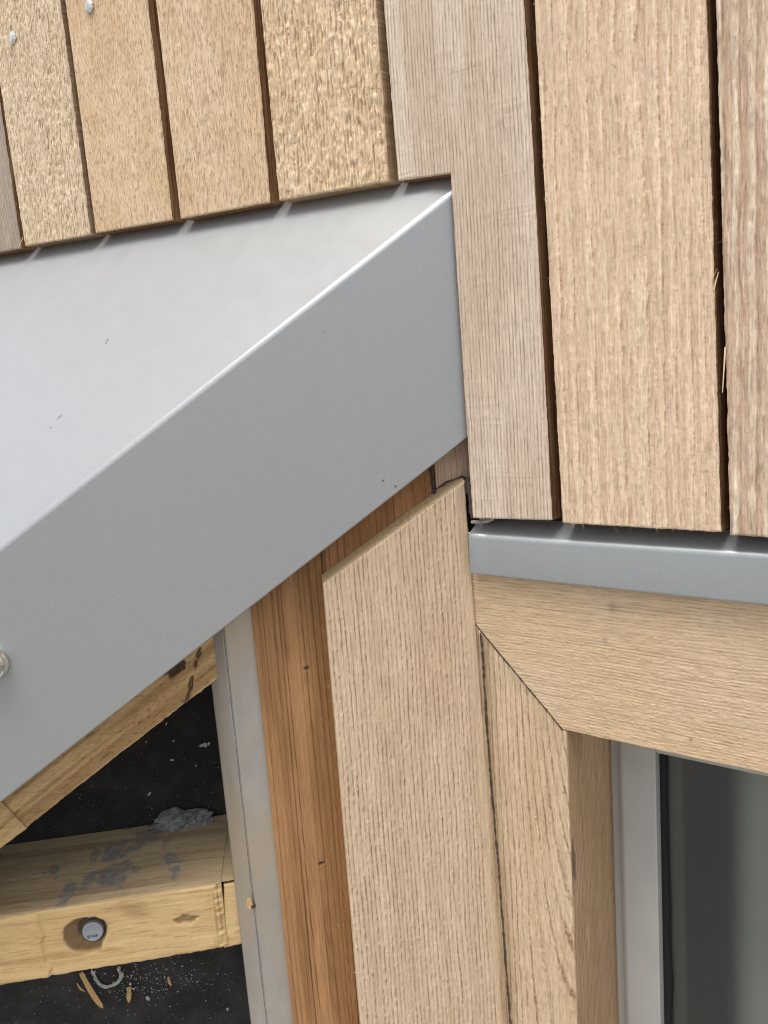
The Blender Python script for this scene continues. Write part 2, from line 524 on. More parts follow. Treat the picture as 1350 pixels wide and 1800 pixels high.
M = {}
M['lumpy_pale'] = wood('lumpy_cedar_pale', (.66, .52, .35), (.70, .56, .39), (.34, .215, .115), seed=1, dash=.15, fleck=.2)
M['lumpy_tan'] = wood('lumpy_cedar_tan', (.71, .545, .365), (.67, .50, .32), (.38, .235, .12), seed=2, dash=.12, fleck=.2, gain=.85)
M['streak'] = wood('streaked_cedar', (.68, .505, .33), (.63, .445, .265), (.34, .195, .09), seed=3, fibre=.7, dash=.75, fleck=.12)
M['streak2'] = wood('streaked_cedar_second', (.675, .505, .335), (.625, .445, .275), (.34, .195, .09), seed=4, fibre=.7, dash=.75, fleck=.12)
M['grey_board'] = wood('weathered_board', (.42, .34, .26), (.36, .30, .24), (.2, .15, .1), seed=5, weather=.5)
M['pin'] = wood('planed_cedar_pinstripe', (.66, .545, .43), (.57, .445, .335), (.23, .15, .095), seed=6, fibre=.6, dash=.25, fleck=.22, gain=.8)
M['fuzzy'] = wood('fuzzy_cedar', (.74, .575, .395), (.63, .455, .315), (.37, .215, .11), seed=7, fibre=.8, dash=.10, fleck=.5)
M['ridged'] = wood('ridged_cedar', (.76, .65, .49), (.53, .37, .255), (.27, .155, .09), seed=8, fibre=.8, dash=.3, fleck=.4)
M['groove'] = wood('grooved_cedar', (.62, .47, .325), (.57, .42, .28), (.31, .195, .115), seed=9, fibre=.6, dash=.08, fleck=.55, gain=.95)
M['head'] = wood('head_casing_cedar', (.60, .43, .26), (.61, .455, .30), (.36, .225, .125), along='u', seed=10, fibre=.7, dash=.28, fleck=.35, gain=.7)
M['jamb'] = wood('side_casing_cedar', (.61, .46, .305), (.56, .41, .255), (.29, .185, .10), stain=(.22, .13, .055), seed=11, fibre=.7, dash=.3, fleck=.25)
M['reveal'] = wood('reveal_cedar', (.50, .335, .20), (.46, .30, .165), (.20, .12, .065), seed=12, fibre=.7)
M['brown'] = wood('red_brown_fir', (.40, .21, .09), (.285, .14, .052), (.085, .03, .01), rough=.55, seed=13, fibre=.5, dash=.1, fleck=.0)
M['brown_pale'] = wood('brown_fir_upper', (.38, .19, .085), (.31, .145, .06), (.12, .045, .015), seed=14, fibre=.6, dash=.2, fleck=.02)
M['brown_grey'] = wood('greyed_fir', (.66, .48, .35), (.50, .34, .24), (.20, .11, .07), seed=15, fibre=.6, dash=.3, fleck=.12)
M['pine'] = wood('pine_batten', (.61, .43, .21), (.55, .37, .17), (.27, .145, .05), stain=(.10, .06, .03), along='u', seed=16, fibre=.5, dash=.1, fleck=.03)
M['pine_top'] = wood('weathered_pine', (.44, .335, .19), (.37, .28, .16), (.22, .15, .08), stain=(.15, .15, .148), along='u', seed=17, fibre=.5, dash=.15, fleck=.03)
M['pine_slope'] = wood('pine_sloped', (.60, .41, .20), (.54, .35, .165), (.25, .13, .045), stain=(.06, .035, .02), along='u', seed=18, fibre=.5, dash=.2, fleck=.03)
M['edge'] = side_wood('board_edge', (.36, .21, .105), (.16, .075, .03), 1)
M['edge_pale'] = side_wood('board_edge_pale', (.50, .36, .215), (.38, .25, .13), 2)
M['edge_mid'] = side_wood('board_edge_mid', (.36, .25, .16), (.26, .165, .095), 3)
M['bevel'] = side_wood('fresh_bevel', (.66, .50, .29), (.48, .34, .18), 4)

def coated_metal(name, col, rough, metal, flake=.06, grime=0.0):
    m, nt, b = new_mat(name)
    fl = noise(nt, mapping(nt, (2600,) * 3), 1.0, 1, .5)
    lo = noise(nt, mapping(nt, (5, 5, 5)), 1.0, 1, .4)
    mid = noise(nt, mapping(nt, (60, 60, 60)), 1.0, 4, .6)
    v = mul(nt, remap(nt, fl, .3, .7, 1 - flake, 1 + flake), remap(nt, lo, .3, .7, .985, 1.015))
    comb = N(nt, 'ShaderNodeCombineColor')
    for i in range(3): nt.links.new(v, comb.inputs[i])
    c = mixc(nt, 1.0, (*col, 1), comb.outputs[0], 'MULTIPLY')
    mt = noise(nt, mapping(nt, (420, 420, 420), (2, 5, 1)), 1.0, 2, .7)
    c = mixc(nt, remap(nt, mt, .3, .7, .0, .16), c, (.22, .22, .215))
    sp = noise(nt, mapping(nt, (330, 330, 330)), 1.0, 2, .5)
    c = mixc(nt, remap(nt, sp, .775, .80, 0, .55), c, (.10, .09, .08))
    if grime: c = mixc(nt, remap(nt, mid, .55, .8, 0, grime), c, (.55, .56, .56))
    nt.links.new(c, b.inputs['Base Color'])
    b.inputs['Metallic'].default_value = metal
    nt.links.new(remap(nt, mid, .3, .7, rough - .03, rough + .04), b.inputs['Roughness'])
    b1 = N(nt, 'ShaderNodeBump'); b1.inputs['Strength'].default_value = .04; b1.inputs['Distance'].default_value = .0004
    nt.links.new(fl, b1.inputs['Height'])
    b2 = N(nt, 'ShaderNodeBump'); b2.inputs['Strength'].default_value = .02; b2.inputs['Distance'].default_value = .02
    nt.links.new(lo, b2.inputs['Height'])
    nt.links.new(b1.outputs[0], b2.inputs['Normal'])
    nt.links.new(b2.outputs[0], b.inputs['Normal'])
    return m
M['flash'] = coated_metal('silver_coated_steel', (.355, .362, .36), .40, .5)
M['drip'] = coated_metal('silver_coated_steel_strip', (.36, .38, .38), .40, .45, grime=.05)

def galvanised(name, col, rough):
    m, nt, b = new_mat(name)
    f = noise(nt, mapping(nt, (60, 24, 60)), 1.0, 5, .6, .3)
    g = noise(nt, mapping(nt, (420, 420, 420)), 1.0, 3, .6)
    c = mixc(nt, remap(nt, f, .35, .65), tuple(x * .90 for x in col), tuple(min(1, x * 1.07) for x in col))
    c = mixc(nt, remap(nt, g, .66, .8, 0, .5), c, (.25, .23, .2))
    bl = noise(nt, mapping(nt, (22, 9, 22), (4, 1, 0)), 1.0, 5, .65)
    c = mixc(nt, remap(nt, bl, .40, .62, .1, .85), c, (.44, .365, .265))  # tan blotches: reflection of the wood painted into the metal colour
    nt.links.new(c, b.inputs['Base Color'])
    b.inputs['Metallic'].default_value = .55
    nt.links.new(remap(nt, f, .3, .7, rough - .06, rough + .1), b.inputs['Roughness'])
    bump(nt, b, f, .2, .002)
    return m
M['alu'] = galvanised('dull_aluminium', (.40, .38, .35), .40)
M['zinc'] = galvanised('zinc_nail', (.72, .73, .74), .32)
M['bolt'] = plain('galvanised_bolt', (.30, .325, .35), .5, .35, .5, .08, 500, .1)
M['steel'] = plain('bright_steel', (.8, .8, .8), .18, 1.0)
M['sheath'] = plain('dark_sheathing', (.018, .015, .013), .9)
M['stamp'] = plain('stamped_mark', (.16, .17, .19), .6, .3)
M['pvc'] = plain('grey_window_frame', (.405, .395, .365), .42, 0, .4, .04, 30, .05)
M['gasket'] = plain('black_gasket', (.012, .012, .012), .7, 0, .3, .3, 900, .3)
M['seal'] = plain('dark_sealant', (.06, .045, .036), .8, 0, .3, .5, 700, .6)
M['seal_pale'] = plain('pale_sealant', (.40, .37, .31), .7, 0, .3, .3, 400, .4)
M['lump'] = plain('grey_sealant_lump', (.17, .17, .16), .75, 0, .3, .45, 260, .8)
M['residue'] = plain('dried_glue', (.42, .40, .36), .8, 0, .3, .3, 600, .6)
M['splinter'] = plain('splinter_wood', (.52, .34, .14), .75, 0, .25, .25, 500, .3)
M['fibre'] = plain('wood_fibre', (.66, .50, .32), .8, 0, .2)
M['blind'] = plain('added_curtain_cloth', (.46, .455, .43), .9, 0, .2, .1, 8)
M['smudge'] = plain('chalk_smudge', (.40, .42, .42), .45, .4)
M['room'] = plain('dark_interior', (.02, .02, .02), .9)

def membrane_mat():
    m, nt, b = new_mat('black_membrane')
    f = noise(nt, mapping(nt, (650,) * 3), 1.0, 3, .7)
    s = noise(nt, mapping(nt, (260, 260, 260), (3, 1, 0)), 1.0, 2, .5)
    d = noise(nt, mapping(nt, (28, 28, 28), (1, 1, 0)), 1.0, 4, .6)
    c = mixc(nt, remap(nt, f, .3, .75), (.008, .008, .008), (.036, .035, .033))
    c = mixc(nt, remap(nt, d, .45, .75, 0, .55), c, (.065, .06, .054))
    c = mixc(nt, remap(nt, s, .735, .765, 0, .75), c, (.22, .22, .22))
    nt.links.new(c, b.inputs['Base Color'])
    b.inputs['Roughness'].default_value = .85
    b.inputs['Specular IOR Level'].default_value = .25
    bump(nt, b, f, .6, .0015)
    return m
M['membrane'] = membrane_mat()

def glass_mat():
    m, nt, b = new_mat('obscured_glass')
    b.inputs['Base Color'].default_value = (.80, .84, .80, 1)
    b.inputs['Transmission Weight'].default_value = 1.0
    b.inputs['IOR'].default_value = 1.5
    b.inputs['Roughness'].default_value = .27
    v = N(nt, 'ShaderNodeTexVoronoi')
    v.inputs['Scale'].default_value = 620
    v.inputs['Randomness'].default_value = 1.0
    nt.links.new(mapping(nt, (1, 1, 0)), v.inputs['Vector'])
    bump(nt, b, v.outputs['Distance'], .05, .0006)
    return m
M['glass'] = glass_mat()

# ------------------------------------------------------------------ ground (out of frame, below: carries the bounce light)
def ground():
    m, nt, b = new_mat('worn_paving')
    f = noise(nt, mapping(nt, (3, 3, 3)), 1.0, 5, .6)
    nt.links.new(mixc(nt, f, (.17, .165, .15), (.25, .24, .225)), b.inputs['Base Color'])
    b.inputs['Roughness'].default_value = .9
    s, z = 400, CAM[2] - 3.6
    mesh_obj('ground', [(-s, -s, z), (s, -s, z), (s, s, z), (-s, s, z)], [(0, 1, 2, 3)], m, kind='structure')
ground()

def lin(p, q, y):
    """x on the line p-q at height y"""
    return (p[0] + (q[0] - p[0]) * (y - p[1]) / (q[1] - p[1]), y)

# ================================================================== UPPER WALL OF BOARDS
base = WALL.world(WALL.uvw(966, 498))
upper = thing('timber_wall', 'upper wall of vertical pale cedar boards above the silver metal capping and strip', 'wall', base)

def slab(name, frame, quad, w0, w1, mat, parent, label=None):
    """plain box with a four-cornered face given in frame u, v"""
    vs = [(*q, w0) for q in quad] + [(*q, w1) for q in quad]
    return mesh_obj(name, vs, [(3, 2, 1, 0), (4, 5, 6, 7), (1, 5, 4, 0), (2, 6, 5, 1), (3, 7, 6, 2), (0, 4, 7, 3)],
                    mat, parent, frame.mat(), label=label)

TOPY = -220
a0, a1 = WALL.uv(-260, -260), WALL.uv(1700, -260)
q0 = WALL.uv(838, 930)
# dark sheathing behind the boards, from the corner to beyond both sides of the frame
slab('sheathing', WALL, [(a0[0] - .3, a0[1] + .2), (a1[0] + .2, a0[1] + .2), (a1[0] + .2, q0[1] - .008), (a0[0] - .3, q0[1] - .008)],
     -.024, -.034, M['sheath'], upper)

def strip_board(p, q, r, s, off, pat, mat, edge, res=.8, amp=1.0, label=None, rag=.35, **kw):
    """p-q left edge (top, bottom), r-s right edge: pixels on the board face; the top runs on past the frame"""
    tl, tr = lin(p, q, TOPY), lin(r, s, TOPY)
    return board('board', WALL, off, [[tl, tr], [q, s]], .021, pat, [mat, edge], upper, res=res, amp=amp, rag=rag, label=label, **kw)

E1, E2, E3 = M['edge'], M['edge_pale'], M['edge_mid']
strip_board((-190, 150), (-150, 470), (0, 190), (36, 437), 0, lambda u, v: pat_pin(u, v, 4, 3.1), M['grey_board'], E1, 1.2,
            label='greyer weathered board at the end of the row')
bB = strip_board((0, 150), (44, 433), (104, 0), (158, 413), .0008, lambda u, v: pat_lumpy(u, v, 1, .95), M['lumpy_pale'], E3, .55, .85, rag=1.0,
                 label='very rough pale board with a nail head')
bC = strip_board((114, 0), (168, 410), (258, 0), (302, 387), 0, lambda u, v: pat_streak(u, v, 2), M['streak'], E1, .75,
                 label='finely streaked tan board with a nail head')
bD = strip_board((273, 0), (317, 385), (443, 0), (474, 356), .0005, lambda u, v: pat_streak(u, v, 5), M['streak2'], E1, .75,
                 label='finely streaked tan board')
bE = strip_board((457, 0), (490, 353), (659, 0), (683, 319), .001, lambda u, v: pat_lumpy(u, v, 3, 1.1), M['lumpy_tan'], E2, .5, rag=1.0,
                 label='very rough board with coarse torn lumps')
# the notched board: left leg is cut short over the roof capping
tl, tr = lin((673, 0), (699, 317), TOPY), lin((920, 0), (975, 913), TOPY)
nl, nm = (699, 318), (791, 305)
nr_ = lin((920, 0), (975, 913), 262)
tm = lin((791, 305), (830, 911), TOPY)
board('board', WALL, 0, [[tl, tm, tr], [nl, nm, nr_], [(735, 918), (830, 911), (970, 915)]], .021,
      lambda u, v: pat_pin(u, v, 0), [M['pin'], E1], upper, res=.75, mask=[[True, True], [False, True]], round_mm=.9, rag=.3,
      label='smooth pinkish board notched round the metal capping')
bF = strip_board((938, 0), (988, 920), (1241, 0), (1267, 936), .0006, lambda u, v: pat_fuzzy(u, v, 1), M['fuzzy'], E1, .6, rag=.8,
                 label='wide fluffy sawn board')
bG = strip_board((1258, 0), (1283, 941), (1590, 0), (1600, 962), .0006, lambda u, v: pat_ridged(u, v, 2), M['ridged'], E1, .8, rag=.9,
                 label='board with raised pale ridges')

strip_board((1606, 0), (1622, 964), (1930, 0), (1938, 990), 0, lambda u, v: pat_fuzzy(u, v, 4), M['fuzzy'], E1, 1.6, rag=.8)

# hammered nail heads
def nail(px, py, parent, r=.0052):
    c = WALL.uv(px, py, .002)
    rng = random.Random(px)
    vs = [(0, 0, .0016)]
    n = 9
    for k in range(n):
        a = 2 * math.pi * k / n
        vs.append((r * .55 * math.cos(a), r * .55 * math.sin(a), .0013 + rng.uniform(-.0004, .0004)))
    for k in range(n):
        a = 2 * math.pi * (k + .3) / n
        vs.append((r * math.cos(a) * rng.uniform(.93, 1.05), r * math.sin(a) * rng.uniform(.93, 1.05), rng.uniform(-.0002, .0003)))
    for k in range(n): vs.append((vs[1 + n + k][0] * .9, vs[1 + n + k][1] * .9, -.003))
    fs = []
    for k in range(n):
        j = (k + 1) % n
        fs += [(0, 1 + k, 1 + j), (1 + k, 1 + n + k, 1 + n + j), (1 + k, 1 + n + j, 1 + j), (1 + n + k, 1 + 2 * n + k, 1 + 2 * n + j, 1 + n + j)]
    vs = [(v[0] + c[0], v[1] + c[1], v[2] + .0022) for v in vs]
    mesh_obj('nail', vs, fs, M['zinc'], parent, WALL.mat())
nail(22, 66, bB, .0062)
nail(156, 11, bC, .0062)

# ================================================================== ROOF CAPPING (folded metal)
R1, R2 = LOW.hit(0, 958, FOFF), LOW.hit(790, 331, FOFF)
rd = (R1 - R2) / np.linalg.norm(R1 - R2)
R1 = R1 + rd * .35
Qp = WALL.world(WALL.uvw(44, 432, 0)) - np.array([0, 0, .020])
rn = np.cross(rd, Qp - R2); rn /= np.linalg.norm(rn)
if rn[2] < 0: rn = -rn
print('roof normal', rn, 'ridge dir', rd)
def on_roof(x, y):
    return np.array([x, y, R2[2] - (rn[0] * (x - R2[0]) + rn[1] * (y - R2[1])) / rn[2]])
for px, py in ((44, 433), (317, 385), (490, 353), (683, 319), (791, 305)):
    p = WALL.world(WALL.uvw(px, py, 0)); print('gap mm', round(1000 * (p[2] - on_roof(p[0], p[1])[2]), 1))
flash = thing('roof_capping', 'large folded silver metal roof capping sloping down to the left under the boards', 'roof capping', R2)
B1, B2 = LOW.hit(18, 1395, FOFF), LOW.hit(822, 764, FOFF)
bd = (B1 - B2) / np.linalg.norm(B1 - B2)
B1 = B1 + bd * .35
edge_x = WALL.hit(806, 550, 0)[0]
du = LOW.u * .010
YB = .0225
kx = R2 + LOW.u * .004
wl = on_roof(R1[0] - .9, YB); wr = on_roof(kx[0] + .0, YB)
bm = bmesh.new()
v = [bm.verts.new(Vector(map(float, p))) for p in (R1, R2 + LOW.u * .006 + rd * 0, wr, wl, B1, B2 + LOW.u * .004)]
hem = -LOW.n * .014
h1 = bm.verts.new(Vector(map(float, B1 + hem))); h2 = bm.verts.new(Vector(map(float, B2 + LOW.u * .004 + hem)))
f_roof = bm.faces.new((v[0], v[1], v[2], v[3]))
f_fas = bm.faces.new((v[0], v[4], v[5], v[1]))
f_hem = bm.faces.new((v[4], h1, h2, v[5]))
er = [e for e in bm.edges if set(e.verts) == {v[0], v[1]}]
eb = [e for e in bm.edges if set(e.verts) == {v[4], v[5]}]
bmesh.ops.bevel(bm, geom=er, offset=.0030, segments=7, profile=.5, affect='EDGES')
eb = [e for e in bm.edges if len(e.link_faces) == 2 and e.calc_face_angle() > 1.0 and all(abs(LOW.loc(np.array(w.co))[2] - FOFF) < 1e-5 for w in e.verts)]
bmesh.ops.bevel(bm, geom=eb, offset=.0016, segments=4, profile=.5, affect='EDGES')
for f in bm.faces: f.smooth = True
fo = bm_obj('folded_sheet', bm, M['flash'], flash)
fo.data.polygons.foreach_set('use_smooth', [True] * len(fo.data.polygons))
wn_ = fo.modifiers.new('weighted', 'WEIGHTED_NORMAL'); wn_.keep_sharp = False; wn_.weight = 80

# small screw poking out of the fascia at the picture's edge
def lathe(profile, n, axis_o, ax, up, name, mat, parent, smooth=True, label=None):
    ax = np.array(ax) / np.linalg.norm(ax)
    e1 = np.array(up) - ax * np.dot(up, ax); e1 /= np.linalg.norm(e1)
    e2 = np.cross(ax, e1)
    vs, fs = [], []
    for (r, h) in profile:
        for k in range(n):
            a = 2 * math.pi * k / n
            vs.append(np.array(axis_o) + ax * h + (e1 * math.cos(a) + e2 * math.sin(a)) * r)
    for i in range(len(profile) - 1):
        for k in range(n):
            j = (k + 1) % n
            fs.append((i * n + k, i * n + j, (i + 1) * n + j, (i + 1) * n + k))
    fs.append(tuple(range((len(profile) - 1) * n, len(profile) * n)))
    return mesh_obj(name, vs, fs, mat, parent, smooth=smooth, label=label)
scr_o = LOW.hit(-13, 1166, FOFF)
lathe([(.0085, 0), (.0112, .0006), (.0122, .0020), (.0118, .0036), (.0102, .0046), (.0100, .0052), (.0112, .0060), (.0116, .0076), (.0108, .0092), (.0092, .0100), (.0090, .0106), (.0096, .0116), (.0090, .0134), (.006, .0146), (.002, .015)],
      28, scr_o, LOW.n, (0, 0, 1), 'screw_head', M['steel'], flash)

def mark(name, frame_pts, w, mat):
    """hair-thin scuff lying on the sheet, between world points"""
    for (p, q, n) in frame_pts:
        vs, fs = [], []
        d = (q - p) / np.linalg.norm(q - p); s_ = np.cross(n, d) * w / 2; b0 = len(vs)
        m_ = (p + q) / 2
        vs += [p + n * .0003, m_ - s_ + n * .0003, m_ + s_ + n * .0003, q + n * .0003, m_ + n * .0006]
        fs += [(b0, b0 + 1, b0 + 4), (b0 + 1, b0 + 3, b0 + 4), (b0 + 3, b0 + 2, b0 + 4), (b0 + 2, b0, b0 + 4)]
        mesh_obj(name, vs, fs, mat, flash)
def roof_px(px, py):
    d = ray(px, py); return CAM + d * (np.dot(R2 - CAM, rn) / np.dot(d, rn))
mark('scuff', [(roof_px(191, 595), roof_px(187, 601), rn), (roof_px(187, 602), roof_px(186, 605), rn)], .0012, M['seal'])
mark('scuff', [(roof_px(111, 727), roof_px(100, 739), rn), (roof_px(91, 750), roof_px(88, 754), rn)], .0005, M['seal'])
mark('scuff', [(LOW.hit(676, 842, FOFF), LOW.hit(671, 847, FOFF), LOW.n), (LOW.hit(699, 853, FOFF), LOW.hit(692, 857, FOFF), LOW.n)], .0008, M['seal'])

# ================================================================== DRIP STRIP OVER THE WINDOW
DW = -.003
d_tl, d_bl = WALL.uv(833, 936, DW), WALL.uv(837, 1011, DW)
d_r, d_br = WALL.uv(1350, 972, DW), WALL.uv(1350, 1065, DW)
drip = thing('drip_flashing', 'narrow silver metal strip running over the window beneath the boards', 'metal strip', WALL.world((*d_tl, 0)))
zt, zb = (d_tl[1] + d_r[1]) / 2, (d_bl[1] + d_br[1]) / 2
print('drip', d_tl, d_r, d_bl, d_br)
xL, xR = (d_tl[0] + d_bl[0]) / 2 - .005, d_r[0] + .30
prof = [(-.0235, zt + .0085)]
rr = .0045
for k in range(8):
    a = math.radians(72 - k * 72 / 7)
    prof.append((DW - rr + rr * math.cos(a), zt - rr + rr * math.sin(a)))
for k in range(5):
    a = math.radians(-k * 80 / 4)
    prof.append((DW - .002 + .002 * math.cos(a), zb + .002 + .002 * math.sin(a)))
prof.append((-.014, zb + .0006))
vs, fs = [], []
NS = 30
for i in range(NS + 1):
    t = i / NS
    zl = t * ((d_r[1] - d_tl[1]) * (xR - xL) / (d_r[0] - d_tl[0]))
    for (w, z) in prof:
        vs.append((xL + (xR - xL) * t, z + (d_tl[1] - zt) + zl + .0003 * math.sin(t * 9 + z * 50), w))
n = len(prof)
for i in range(NS):
    for k in range(n - 1): fs.append((i * n + k, i * n + k + 1, (i + 1) * n + k + 1, (i + 1) * n + k))
fs.append(tuple(range(n)))
mesh_obj('folded_strip', vs, fs, M['drip'], drip, WALL.mat(), smooth=True)

# ================================================================== WINDOW
win = thing('window', 'cedar trimmed window with grey frame and dark obscured glass below the strip', 'window', WALL.hit(990, 1283, CASING))
def head_extra(mm, h, X):
    for (px, py, r, s) in ((1076, 1069, 3.2, .6), (1063, 1125, 2.0, .6), (1214, 1301, 1.2, .8), (1204, 1243, 1.0, .5), (1010, 1195, 1.2, .3)):
        c = WALL.uv(px, py, CASING) * 1000
        e = np.exp(-(((mm[:, 0] - c[0]) / r) ** 2 + ((mm[:, 1] - c[1]) / (r * 1.3)) ** 2))
        X['stain'] = np.clip(X['stain'] + .55 * s * e, 0, 1)
        h = h - .3 * s * e
    return h, X
board('head_casing', WALL, CASING, [[(806, 946), (1700, 1022)], [(826, 1086), (1700, 1210)], [(989, 1283), (1700, 1437)]], .03,
      lambda u, v: pat_finegrain(u, v, 1), [M['head'], M['edge_mid']], win, res=.72, along='u', round_mm=.8, rag=.25, extra=head_extra)
def jamb_curve(u, v):
    s_ = np.clip((u + 72) / 72, 0, 1.2)
    return .13 * np.clip(v + 250, -400, 0) * s_ ** 2 + 1.5 * s_ * (fbm(u / 60, v / 70, 2, 2) - .5)
def jamb_extra(mm, h, X):
    a, b = WALL.uv(848, 1130, CASING) * 1000, WALL.uv(900, 1900, CASING) * 1000
    d = seg_dist(mm, a, b)
    X['stain'] = np.clip(.62 * sst(12, 2, d + 9 * (fbm(mm[:, 0] / 3, mm[:, 1] / 40, 3) - .5)) * (.45 + .8 * fbm(mm[:, 0] / 2, mm[:, 1] / 25, 5)), 0, 1)
    return h, X
_a, _b, _c, _d = (WALL.uv(*q, CASING) for q in ((829, 1093), (987, 1286), (886, 1900), (1023, 1900)))
rx = WALL.uv(1004, 1540, CASING)[0]
board_uv('side_casing', WALL, [[_a, (rx, _b[1])], [_c, (rx, _d[1])]], CASING - .0004, .03,
      lambda u, v: pat_groove(u, v, 3, 4.4, jamb_curve), [M['jamb'], M['edge_mid']], win, res=.72, round_mm=.9, rag=.25, amp=.55, extra=jamb_extra)
# reveal: the return of the side casing, facing the glass
rx = WALL.uv(1004, 1540, CASING)[0]
d = ray(1077, 1550); tt = (rx - CAM[0]) / d[0]
RV = -(CAM + d * tt)[1]                       # frame plane offset (w)
print('reveal depth', RV - CASING)
REV = Frame((rx, -CASING, 0), (0, 1, 0), (1, 0, 0))
zt_ = WALL.uv(989, 1275, CASING)[1]; zb_ = WALL.uv(1023, 2300, CASING)[1]
rl = (CASING - RV) + .004
def reveal_extra(mm, h, X):
    s = fbm(mm[:, 0] / 9, mm[:, 1] / 16, 3) * sst(18, 2, mm[:, 0]) * np.exp(-((mm[:, 1] - (zt_ * 1000 - 115)) / 45) ** 2)
    X['stain'] = np.clip(1.6 * sst(.35, .7, s), 0, .7)
    return h, X
board_uv('reveal_lining', REV, [[(.0012, zt_), (rl, zt_)], [(.0012, zb_), (rl, zb_)]], .0008, .006, lambda u, v: pat_finegrain(u, v, 4, 2.6, .7),
            [M['reveal'], M['edge_mid']], win, res=.8, round_mm=.3, rag=.05, extra=reveal_extra)
# the frame: an outer frame, a sash with a small step, a top rail, gasket and pane
def wprism(name, pts_top, pts_bot, mat, parent, bev=.0015):
    """upright moulding: pts (u, w) list of the section at two heights (top, bottom)"""
    bm = bmesh.new()
    T = [bm.verts.new((p[0], pts_top[1], p[1])) for p in pts_top[0]]
    Bv = [bm.verts.new((p[0], pts_bot[1], p[1])) for p in pts_bot[0]]
    n = len(T)
    for k in range(n): bm.faces.new((T[k], T[(k + 1) % n], Bv[(k + 1) % n], Bv[k]))
    bm.faces.new(T); bm.faces.new(Bv[::-1])
    ed = [e for e in bm.edges if abs(e.verts[0].co.y - e.verts[1].co.y) > .01]
    bmesh.ops.bevel(bm, geom=ed, offset=bev, segments=3, profile=.5, affect='EDGES')
    return bm_obj(name, bm, mat, parent, WALL.mat())
fx0 = rx - .003
fx1 = WALL.uv(1092, 1500, RV)[0]
fx2 = WALL.uv(1155, 1500, RV + .004)[0]
print('frame x', fx0, fx1, fx2)
ztop = zt_ + .01
wprism('outer_frame', ([(fx0, RV - .03), (fx0, RV - .003), (fx1 - .001, RV - .003), (fx1 - .001, RV - .03)], ztop), ([(fx0, RV - .03), (fx0, RV - .003), (fx1 - .001, RV - .003), (fx1 - .001, RV - .03)], zb_), M['pvc'], win, .001)
RAILZ = WALL.uv(1164, 1327, RV + .004)[1]
GL = RV - .010
sash = [(fx1, RV - .03), (fx1, RV + .0015), (fx1 + .004, RV + .004), (fx2, RV + .004), (fx2, RV - .03)]
wprism('sash_stile', (sash, ztop), (sash, zb_), M['pvc'], win, .0012)
xr = WALL.uv(1700, 1430, RV)[0]
bm = bmesh.new()
for p in [(fx2 + .0003, RAILZ), (xr, RAILZ), (xr, ztop), (fx2 + .0003, ztop)]:
    bm.verts.new((p[0], p[1], RV + .003)); 
vs = list(bm.verts)
f = bm.faces.new(vs)
ex = bmesh.ops.extrude_face_region(bm, geom=[f])
bmesh.ops.translate(bm, vec=(0, 0, -.033), verts=[g for g in ex['geom'] if isinstance(g, bmesh.types.BMVert)])
bmesh.ops.bevel(bm, geom=list(bm.edges), offset=.0008, segments=2, affect='EDGES')
bm_obj('top_rail', bm, M['pvc'], win, WALL.mat())
# gasket: black strip with an uneven inner edge
gx1 = WALL.uv(1177, 1560, GL)[0]
vs, fs = [], []
NG = 90
for i in range(NG + 1):
    z = RAILZ + (zb_ - RAILZ) * i / NG
    e = gx1 + .0009 * (fbm(np.array(i / 6.), np.array(.5), 2) - .5) * 2 + (.0008 if 38 < i < 42 else 0)
    vs += [(fx2 + .0002, z, GL + .0045), (e - .0008, z, GL + .0045), (e, z, GL + .0022), (e, z, GL - .001)]
for i in range(NG):
    for k in range(3): fs.append((i * 4 + k, (i + 1) * 4 + k, (i + 1) * 4 + k + 1, i * 4 + k + 1))
mesh_obj('gasket', vs, fs, M['gasket'], win, WALL.mat())
xi1_ = xr + .6
slab('glass_pane', WALL, [(fx2 - .004, RAILZ + .004), (xi1_, RAILZ + .004), (xi1_, zb_), (fx2 - .004, zb_)], GL, GL - .005, M['glass'], win)
# spacer bar seen through the edge of the pane
sx = WALL.uv(1203, 1560, GL - .008)[0]
slab('spacer_bar', WALL, [(fx2 - .004, RAILZ + .004), (sx, RAILZ + .004), (sx, zb_), (fx2 - .004, zb_)], GL - .0075, GL - .014,
     plain('spacer_grey', (.07, .075, .065), .5, .3), win)
# dark room box and a pale blind, added to lighten the right of the glass
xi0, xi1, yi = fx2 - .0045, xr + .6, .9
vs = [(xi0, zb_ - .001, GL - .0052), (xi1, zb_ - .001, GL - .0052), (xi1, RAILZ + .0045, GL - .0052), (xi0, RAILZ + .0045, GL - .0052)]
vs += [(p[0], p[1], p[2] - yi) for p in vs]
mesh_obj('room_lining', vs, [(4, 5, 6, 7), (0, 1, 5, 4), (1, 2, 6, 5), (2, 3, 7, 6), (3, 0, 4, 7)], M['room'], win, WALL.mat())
BW = GL - .065
bx = WALL.uv(1298, 1560, BW)[0]
vs, fs = [], []
for i in range(121):
    x = bx + (xi1 - .012 - bx) * i / 120
    w = BW + .010 * math.sin(i * .55) + .006 * math.sin(i * .23 + 1)
    vs += [(x, RAILZ + .003, w), (x, zb_ + .002, w), (x, zb_ + .002, w - .002), (x, RAILZ + .003, w - .002)]
for i in range(120):
    for k in range(4): fs.append((i * 4 + k, i * 4 + (k + 1) % 4, i * 4 + 4 + (k + 1) % 4, i * 4 + 4 + k))
fs += [(3, 2, 1, 0), (480, 481, 482, 483)]
mesh_obj('added_curtain', vs, fs, M['blind'], win, WALL.mat(), smooth=False)

# ================================================================== LOWER WALL (unfinished, turned 44 degrees)
lower = thing('unfinished_wall', 'unfinished lower wall of corner boards, metal trim and pine battens on black membrane', 'wall', LOW.world(LOW.uvw(700, 1500)))
